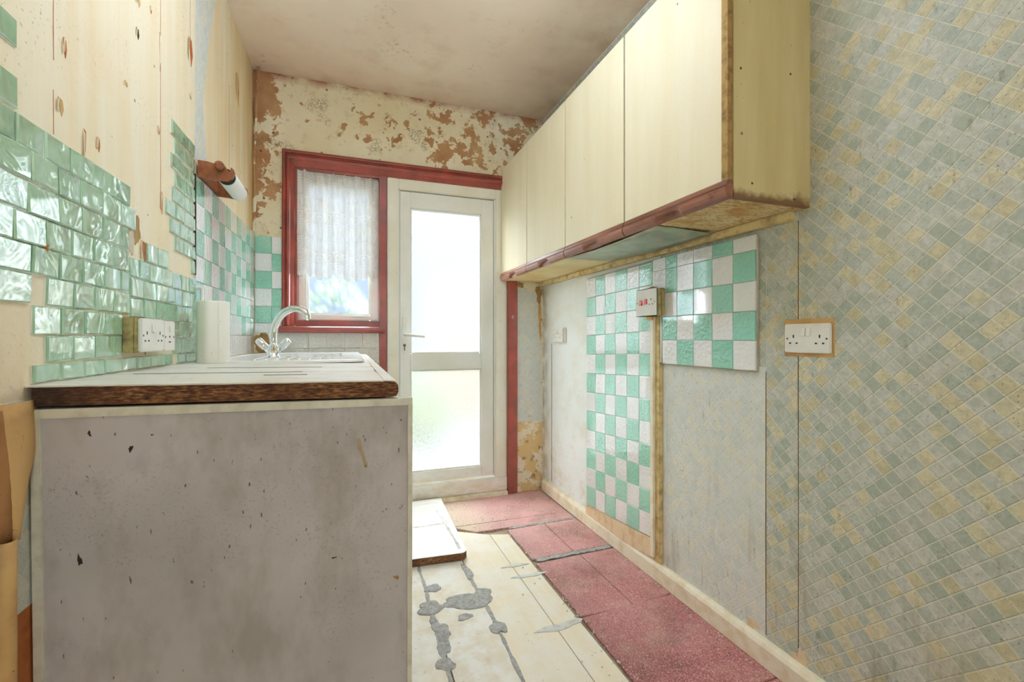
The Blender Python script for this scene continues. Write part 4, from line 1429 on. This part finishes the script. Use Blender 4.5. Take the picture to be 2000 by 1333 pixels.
bm = bmesh.new()
WX0 = -0.553
plank(bm, WX0, -0.015, 1.096, 2.300, 0.003, TH + 0.003)
plank(bm, WX0, -0.390, 2.300, 2.760, 0.003, TH + 0.003)
plank(bm, WX0 + 0.02, -0.015, 2.760, 3.008, 0.003, TH + 0.003)
bm2 = bmesh.new()
for bmx, ysx in ((bm, (1.096, 1.1)), (bm2, (1.1005, 1.6, 2.2, 2.8, 3.008))):
  rings = []
  for y in ysx:
    up = 0.0 if bmx is bm else 0.003
    ring = [(-0.015, y, wz(-0.015) - 0.003), (0.085, y, wz(0.085) - 0.003)] if bmx is bm else [(0.0782, y, wz(0.078) - 0.003), (0.0782, y, wz(0.078)), (0.086, y, wz(0.086))]
    for k in range(1, 6):
        a = PI / 2 - k * PI / 10
        ring.append((0.097 + (0.014 + up) * math.cos(a), y, wz(0.1) - 0.017 + (0.014 + up) * math.sin(a)))
    ring += [(0.111 + up, y, wz(0.11) - 0.028), (0.107, y, wz(0.1) - TH - 0.001), (0.098, y, wz(0.1) - TH - 0.003)]
    ring += [(-0.015, y, wz(-0.015) - TH - 0.003)] if bmx is bm else [(0.0782, y, wz(0.078) - TH - 0.003)]
    rings.append(ring)
  loft(bmx, rings)
plank(bm, -0.015, 0.078, 1.1, 3.008, 0.003, TH + 0.003)
obj('rounded_edge', bm2, 'laminate', wt)
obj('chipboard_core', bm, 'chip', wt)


def lam(pts, th=0.003, curl=None):
    bm = bmesh.new()
    lo = [(x, y, wz(x) - 0.003) for x, y in pts]
    hi = [(x, y, wz(x) - 0.003 + th + (curl(x, y) if curl else 0)) for x, y in pts]
    loft(bm, [lo, hi])
    return obj('laminate_sheet', bm, 'laminate', wt)


def saw(x0, x1, n, f, amp):
    return [(x0 + (x1 - x0) * k / n, f(k / n) + random.uniform(-amp, amp)) for k in range(n + 1)]


near_edge = saw(-0.572, 0.077, 26, lambda s: 1.090 + 0.004 * math.sin(s * 9), 0.003)
lam(near_edge + [(0.077, 1.30), (0.074, 1.405)] + list(reversed(saw(-0.556, 0.07, 18, lambda s: 1.372 + 0.035 * s, 0.002))))
lam(saw(-0.552, 0.074, 18, lambda s: 1.378 + 0.035 * s, 0.002) + [(0.077, 1.56), (0.075, 1.615)] + list(reversed(saw(-0.55, 0.074, 18, lambda s: 1.60 + 0.02 * s, 0.003))))
lam(saw(-0.55, 0.075, 16, lambda s: 1.606 + 0.02 * s, 0.003) + [(0.077, 1.90), (0.077, 2.29), (-0.548, 2.29)])
lam([(-0.548, 2.292), (-0.392, 2.292), (-0.392, 2.770), (-0.53, 2.770)])
lam([(-0.012, 2.292), (0.077, 2.292), (0.077, 2.770), (-0.012, 2.770)])
lam([(-0.53, 2.772), (0.077, 2.772), (0.077, 3.006), (-0.53, 3.006)])
# lifted splits
for pts in ([(-0.50, 1.376), (-0.40, 1.381), (-0.30, 1.386), (-0.20, 1.391), (-0.12, 1.396)], [(-0.40, 1.604), (-0.2, 1.61), (-0.08, 1.615)], [(-0.20, 1.29), (-0.16, 1.292), (-0.10, 1.294)]):
    ribbon('split', lambda a, b, d: Vector((a, b, wz(a) + d)), pts, 0.007, 'slot', wt, 0.0008)

# ------------------------------------------------------------------ sink
SZ = 1.0115
sk = thing('sink', (-0.18, 2.36, 1.0), 'white inset sink with ridged drainer below the window', 'sink')


def rr(x0, x1, y0, y1, r, n=5):
    out = []
    for cx, cy, a0 in ((x1 - r, y1 - r, 0), (x0 + r, y1 - r, PI / 2), (x0 + r, y0 + r, PI), (x1 - r, y0 + r, 1.5 * PI)):
        out += [(cx + r * math.cos(a0 + PI / 2 * k / n), cy + r * math.sin(a0 + PI / 2 * k / n)) for k in range(n + 1)]
    return out


bm = bmesh.new()
outr = rr(-0.455, 0.060, 1.870, 2.880, 0.05)
inr = rr(-0.372, -0.030, 2.320, 2.745, 0.06)
bot = rr(-0.355, -0.047, 2.338, 2.727, 0.06)


def ringv(p, z):
    return [bm.verts.new((x, y, z)) for x, y in p]


r0, r1, r2, r3, r4 = ringv(outr, SZ - 0.006), ringv(outr, SZ + 0.002), ringv([(x * 0.985 - 0.003, 2.375 + (y - 2.375) * 0.985) for x, y in outr], SZ + 0.004), ringv(inr, SZ + 0.001), ringv(bot, SZ - 0.155)
for a, b in ((r0, r1), (r1, r2), (r2, r3), (r3, r4)):
    for i in range(len(a)):
        j = (i + 1) % len(a)
        bm.faces.new((a[i], a[j], b[j], b[i]))
bm.faces.new(r4)
obj('basin', bm, 'enamel', sk, False)
for k in range(9):
    x = -0.33 + 0.038 * k
    obj('drainer_rib', tube(bmesh.new(), [(x, 1.915, SZ + 0.003), (x, 1.93, SZ + 0.006), (x, 2.25, SZ + 0.006), (x, 2.265, SZ + 0.003)], 0.004, 6), 'enamel', sk, True)
obj('waste', tube(bmesh.new(), [(-0.2, 2.53, SZ - 0.155), (-0.2, 2.53, SZ - 0.151)], 0.035, 20), 'chrome', sk)
TX, TY = -0.316, 2.285
obj('plug_chain', tube(bmesh.new(), smooth_path([(TX + 0.05, TY - 0.01, SZ + 0.006), (TX + 0.08, TY - 0.02, SZ + 0.010), (TX + 0.11, TY, SZ + 0.006), (TX + 0.12, TY + 0.05, SZ - 0.01)], 5), 0.0012, 5), 'chrome', sk, True)

# ------------------------------------------------------------------ mixer tap
tp = thing('mixer_tap', (TX, TY, SZ), 'chrome swan neck mixer tap on the sink', 'tap')
dX, dY = 0.94, -0.34        # the two valves stand across the tap
def TPp(u, h, w=0.0):
    return Vector((TX + dX * u - dY * w * 0, TY + dY * u + w, SZ + h))


obj('tap_body', tube(bmesh.new(), [TPp(0, 0.0), TPp(0, 0.006), TPp(0, 0.008), TPp(0, 0.035), TPp(0, 0.060), TPp(0, 0.066)], [0.030, 0.030, 0.024, 0.026, 0.016, 0.014], 20), 'chrome', tp, True)
obj('collar', tube(bmesh.new(), [TPp(0, 0.062), TPp(0, 0.074)], 0.0155, 18), 'chrome', tp, True)
obj('spout', tube(bmesh.new(), smooth_path([TPp(0, 0.068), TPp(0.0, 0.105), TPp(0.012, 0.152), TPp(0.042, 0.195), TPp(0.085, 0.218), TPp(0.128, 0.213), TPp(0.150, 0.192), TPp(0.151, 0.172)], 7), [0.0165] * 8 + [0.016] * 20 + [0.0155] * 20 + [0.016] * 2, 14), 'chrome', tp, True)
for s, l in ((-1, 'c'), (1, 'h')):
    v = obj('valve', tube(bmesh.new(), [TPp(s * 0.008, 0.020), TPp(s * 0.032, 0.042)], [0.014, 0.013], 14), 'chrome', tp, True)
    obj('valve_handle', tube(bmesh.new(), [TPp(s * 0.033, 0.043), TPp(s * 0.036, 0.046), TPp(s * 0.066, 0.075), TPp(s * 0.070, 0.079), TPp(s * 0.071, 0.080)], [0.012, 0.0165, 0.0165, 0.014, 0.006], 12), 'chrome', v, True)

# ------------------------------------------------------------------ kitchen rolls
kr = thing('kitchen_roll', (-0.455, 1.900, 1.0085), 'full cream kitchen roll standing on the worktop', 'kitchen roll')


def swirl(cx, cy, z0, z1, ro, ri, flat=0.0):
    bm = bmesh.new()
    n = 40
    def c(r, z, bump=False):
        pts = []
        for k in range(n):
            a = 2 * PI * k / n
            rr_ = r
            if bump:
                rr_ = r + 0.004 * max(0, 1 - abs(a - 4.55) / 0.35)
            pts.append((cx + rr_ * math.cos(a), cy + rr_ * math.sin(a), z))
        return pts
    rs = [c(ri, z0 + 0.001), c(ro - 0.002, z0, True), c(ro, z0 + 0.004, True), c(ro, z1 - 0.004, True), c(ro - 0.002, z1, True), c(ri, z1 - 0.001), c(ri, z0 + 0.001)]
    loft(bm, rs, cap=False)
    bmesh.ops.remove_doubles(bm, verts=bm.verts, dist=1e-5)
    return bm


obj('paper', swirl(-0.455, 1.900, 1.0085, 1.230, 0.051, 0.021), 'paper', kr, True)
obj('core_tube', swirl(-0.455, 1.900, 1.0095, 1.2285, 0.0208, 0.0192), 'raw', kr, True)
obj('loose_end', bx(bmesh.new(), -0.428, -0.4265, 1.852, 1.8535, 1.010, 1.228), 'paper_w', kr)

rh = thing('roll_holder', (XL(2.14), 2.14, 1.71), 'brown wooden kitchen roll holder on the left wall', 'roll holder')


def bracket(y):
    out = [(0.0, 1.772), (0.030, 1.771), (0.055, 1.764), (0.078, 1.763), (0.090, 1.760), (0.096, 1.746), (0.106, 1.736), (0.108, 1.758), (0.118, 1.750), (0.122, 1.734), (0.114, 1.714), (0.098, 1.703), (0.075, 1.702), (0.040, 1.706), (0.0, 1.708)]
    bm = bmesh.new()
    loft(bm, [[(XL(2.1) + d + 0.006, y, z) for d, z in out], [(XL(2.1) + d + 0.006, y + 0.014, z) for d, z in out]])
    return obj('bracket', bm, 'wood', rh, bevel=0.001)


bracket(2.018)
bracket(2.262)
box('back_plate', 'wood', rh, XL(2.1) + 0.005, XL(2.1) + 0.016, 2.030, 2.264, 1.716, 1.762, 0.002)
HX = XL(2.1) + 0.086
obj('dowel', tube(bmesh.new(), [(HX - 0.004, 2.004, 1.752), (HX - 0.004, 2.285, 1.752)], 0.0085, 14), 'wood', rh, True)
obj('dowel_knob', tube(bmesh.new(), [(HX - 0.004, 1.988, 1.752), (HX - 0.004, 1.990, 1.752), (HX - 0.004, 2.008, 1.752), (HX - 0.004, 2.010, 1.752)], [0.010, 0.0165, 0.0165, 0.012], 18), 'wood', rh, True)
pr = thing('paper_roll', (HX, 2.15, 1.71), 'almost empty white roll on the wooden wall holder', 'kitchen roll')


def lathe_y(prof, n=28):
    bm = bmesh.new()
    loft(bm, [[(HX + 0.010 + r * math.cos(a), y, 1.725 + r * math.sin(a)) for a in [2 * PI * k / n for k in range(n)]] for y, r in prof], cap=False)
    return bm


obj('paper', lathe_y([(2.046, 0.022), (2.046, 0.0315), (2.048, 0.033), (2.250, 0.033), (2.252, 0.0315), (2.252, 0.022)]), 'paper_w', pr, True)
obj('end_cap', lathe_y([(2.036, 0.021), (2.036, 0.0305), (2.0455, 0.0305), (2.0455, 0.021)]), 'black', pr, True)

# ------------------------------------------------------------------ board on the floor
fb = thing('laminated_board', (0.38, 2.6, 0.0), 'white laminated board with brown chipboard edge lying on the floor', 'board')
bp = [(0.152, 2.205), (0.530, 2.180), (0.552, 2.198), (0.572, 2.965), (0.152, 2.975)]
bm = bmesh.new()
loft(bm, [[(x, y, 0.008) for x, y in bp], [(x, y, 0.044) for x, y in bp]])
obj('chipboard_core', bm, 'chip', fb, bevel=0.002)
bm = bmesh.new()
loft(bm, [[(x, y - 0.002, 0.0445) for x, y in bp], [(x, y - 0.002, 0.0475) for x, y in bp]])
obj('laminate_face', bm, 'enamel', fb)
for pts, w in (([(0.156, 2.545), (0.3, 2.555), (0.535, 2.560)], 0.020), ([(0.525, 2.22), (0.52, 2.4), (0.515, 2.54)], 0.016), ([(0.520, 2.58), (0.51, 2.75), (0.505, 2.88)], 0.022), ([(0.156, 2.885), (0.35, 2.89), (0.54, 2.893)], 0.008)):
    ribbon('glue_stain', PF, [tuple(p[:2]) for p in smooth_path([(a, b, 0) for a, b in pts], 6)], w, 'cement_w', fb, 0.0006, 0.0475)

# ------------------------------------------------------------------ loose grit and paint flakes along the skirting
bm = bmesh.new()
for k in range(300):
    r = random.random()
    if r < 0.5:
        x, y = 1.285 - abs(random.gauss(0, 0.02)), random.uniform(1.1, 2.95)
    elif r < 0.75:
        x, y = 0.851 + random.gauss(0, 0.012), random.uniform(1.2, 2.4)
    else:
        x, y = random.uniform(0.58, 1.28), random.uniform(1.2, 2.95)
    s = random.uniform(0.0012, 0.0040) * (1.7 if random.random() < 0.06 else 1)
    a = random.uniform(0, 3)
    z = 0.0095
    p = [(x + s * math.cos(a + t) * random.uniform(.6, 1.2), y + s * math.sin(a + t) * random.uniform(.6, 1.2)) for t in (0, 1.6, 3.1, 4.7)]
    lo = [bm.verts.new((u, v, z - 0.003)) for u, v in p]
    hi = [bm.verts.new((u, v, z + s * 0.5)) for u, v in p]
    bm.faces.new(hi)
    for i in range(4):
        j = (i + 1) % 4
        bm.faces.new((lo[i], lo[j], hi[j], hi[i]))
tag(obj('grit', bm, 'cement_w'), 'loose grit and paint flakes scattered on the red tiles', 'debris', kind='stuff')

# ------------------------------------------------------------------ added fill lamp, hung unseen above the frame
LX, LY0_, LY1_, LZ = 0.22, 1.02, 1.64, 2.44
pl = thing('fill_lamp', (LX, 1.33, 2.39), 'added fill lamp, a long glowing tube on two cords below the ceiling', 'lamp')
for y in (LY0_ + 0.06, LY1_ - 0.06):
    obj('cord', tube(bmesh.new(), [(LX, y, ZC), (LX, y, LZ + 0.045)], 0.003, 8), 'plastic', pl, True)
    obj('ceiling_rose', tube(bmesh.new(), [(LX, y, ZC), (LX, y, ZC - 0.012), (LX, y, ZC - 0.024)], [0.04, 0.038, 0.015], 18), 'plastic', pl, True)
for y, s_ in ((LY0_, -1), (LY1_, 1)):
    obj('end_cap', tube(bmesh.new(), [(LX, y, LZ), (LX, y + s_ * 0.014, LZ), (LX, y + s_ * 0.018, LZ)], [0.052, 0.052, 0.04], 24), 'plastic', pl, True)
gg = G('fill_lamp_glow')
em = gg.n('ShaderNodeEmission')
em.inputs['Color'].default_value = (0.79, 0.95, 1.18, 1)
em.inputs['Strength'].default_value = FILL
gg.nt.links.new(em.outputs[0], gg.out.inputs[0])
obj('fill_tube', tube(bmesh.new(), [(LX, LY0_, LZ), (LX, LY1_, LZ)], 0.05, 28, cap=False), gg.mat, pl, True)

# ================================================================== OUTSIDE
tag(box('ground_outside', 'paving', None, -60, 60, YB + 0.145, 70, -0.25, -0.10), 'grey paving outside the back door', 'ground', kind='structure')
gw = thing('sky_backdrop', (0.0, 19.0, -0.1), 'slate grey house added to cut the sky seen through the glass', 'backdrop', kind='structure')  # added wall that blocks bright sky so the panes don't clip
box('wall', 'wall_out', gw, -14.0, 13.0, 19.0, 19.4, -0.10, 8.7)
box('backdrop_edge', 'wall_out', gw, -14.2, 13.2, 18.8, 19.6, 8.7, 8.85)
bw = thing('side_wall', (2.3, 6.5, -0.1), 'buff rendered side wall outside the door', 'wall', kind='structure')
box('render', 'brick_out', bw, 1.15, 3.4, 6.4, 6.6, -0.10, 1.75)
box('coping', 'brick_out', bw, 1.12, 3.43, 6.36, 6.64, 1.75, 1.81)


def bush(cx, cy, zb, rad, h, label):
    t = thing('shrub', (cx, cy, zb), label, 'shrub', 'garden shrubs')
    obj('stem', tube(bmesh.new(), [(cx, cy, zb), (cx + 0.03, cy, zb + h * 0.6)], [0.03, 0.015], 7), 'wood', t)
    bm = bmesh.new()
    for k in range(900):
        u, v = random.uniform(-1, 1), random.uniform(0, 6.283)
        r = rad * random.uniform(0.55, 1.0) ** 0.5
        w = math.sqrt(1 - u * u)
        p = Vector((cx + r * w * math.cos(v), cy + r * w * math.sin(v) * 0.8, zb + h * 0.55 + h * 0.5 * u))
        s = random.uniform(0.03, 0.06)
        d1 = Vector((random.gauss(0, 1), random.gauss(0, 1), random.gauss(0, 1))).normalized()
        d2 = d1.orthogonal().normalized()
        q = [p - d1 * s, p + d2 * s * 0.5, p + d1 * s, p - d2 * s * 0.5]
        bm.faces.new([bm.verts.new(x) for x in q])
    f = obj('foliage', bm, 'leaf', t)
    f['kind'] = 'stuff'


bush(-0.15, 6.8, -0.1, 0.6, 1.9, 'green garden shrub seen through the small window')
bush(0.75, 5.1, -0.1, 0.33, 0.85, 'low green shrub beyond the door glass')
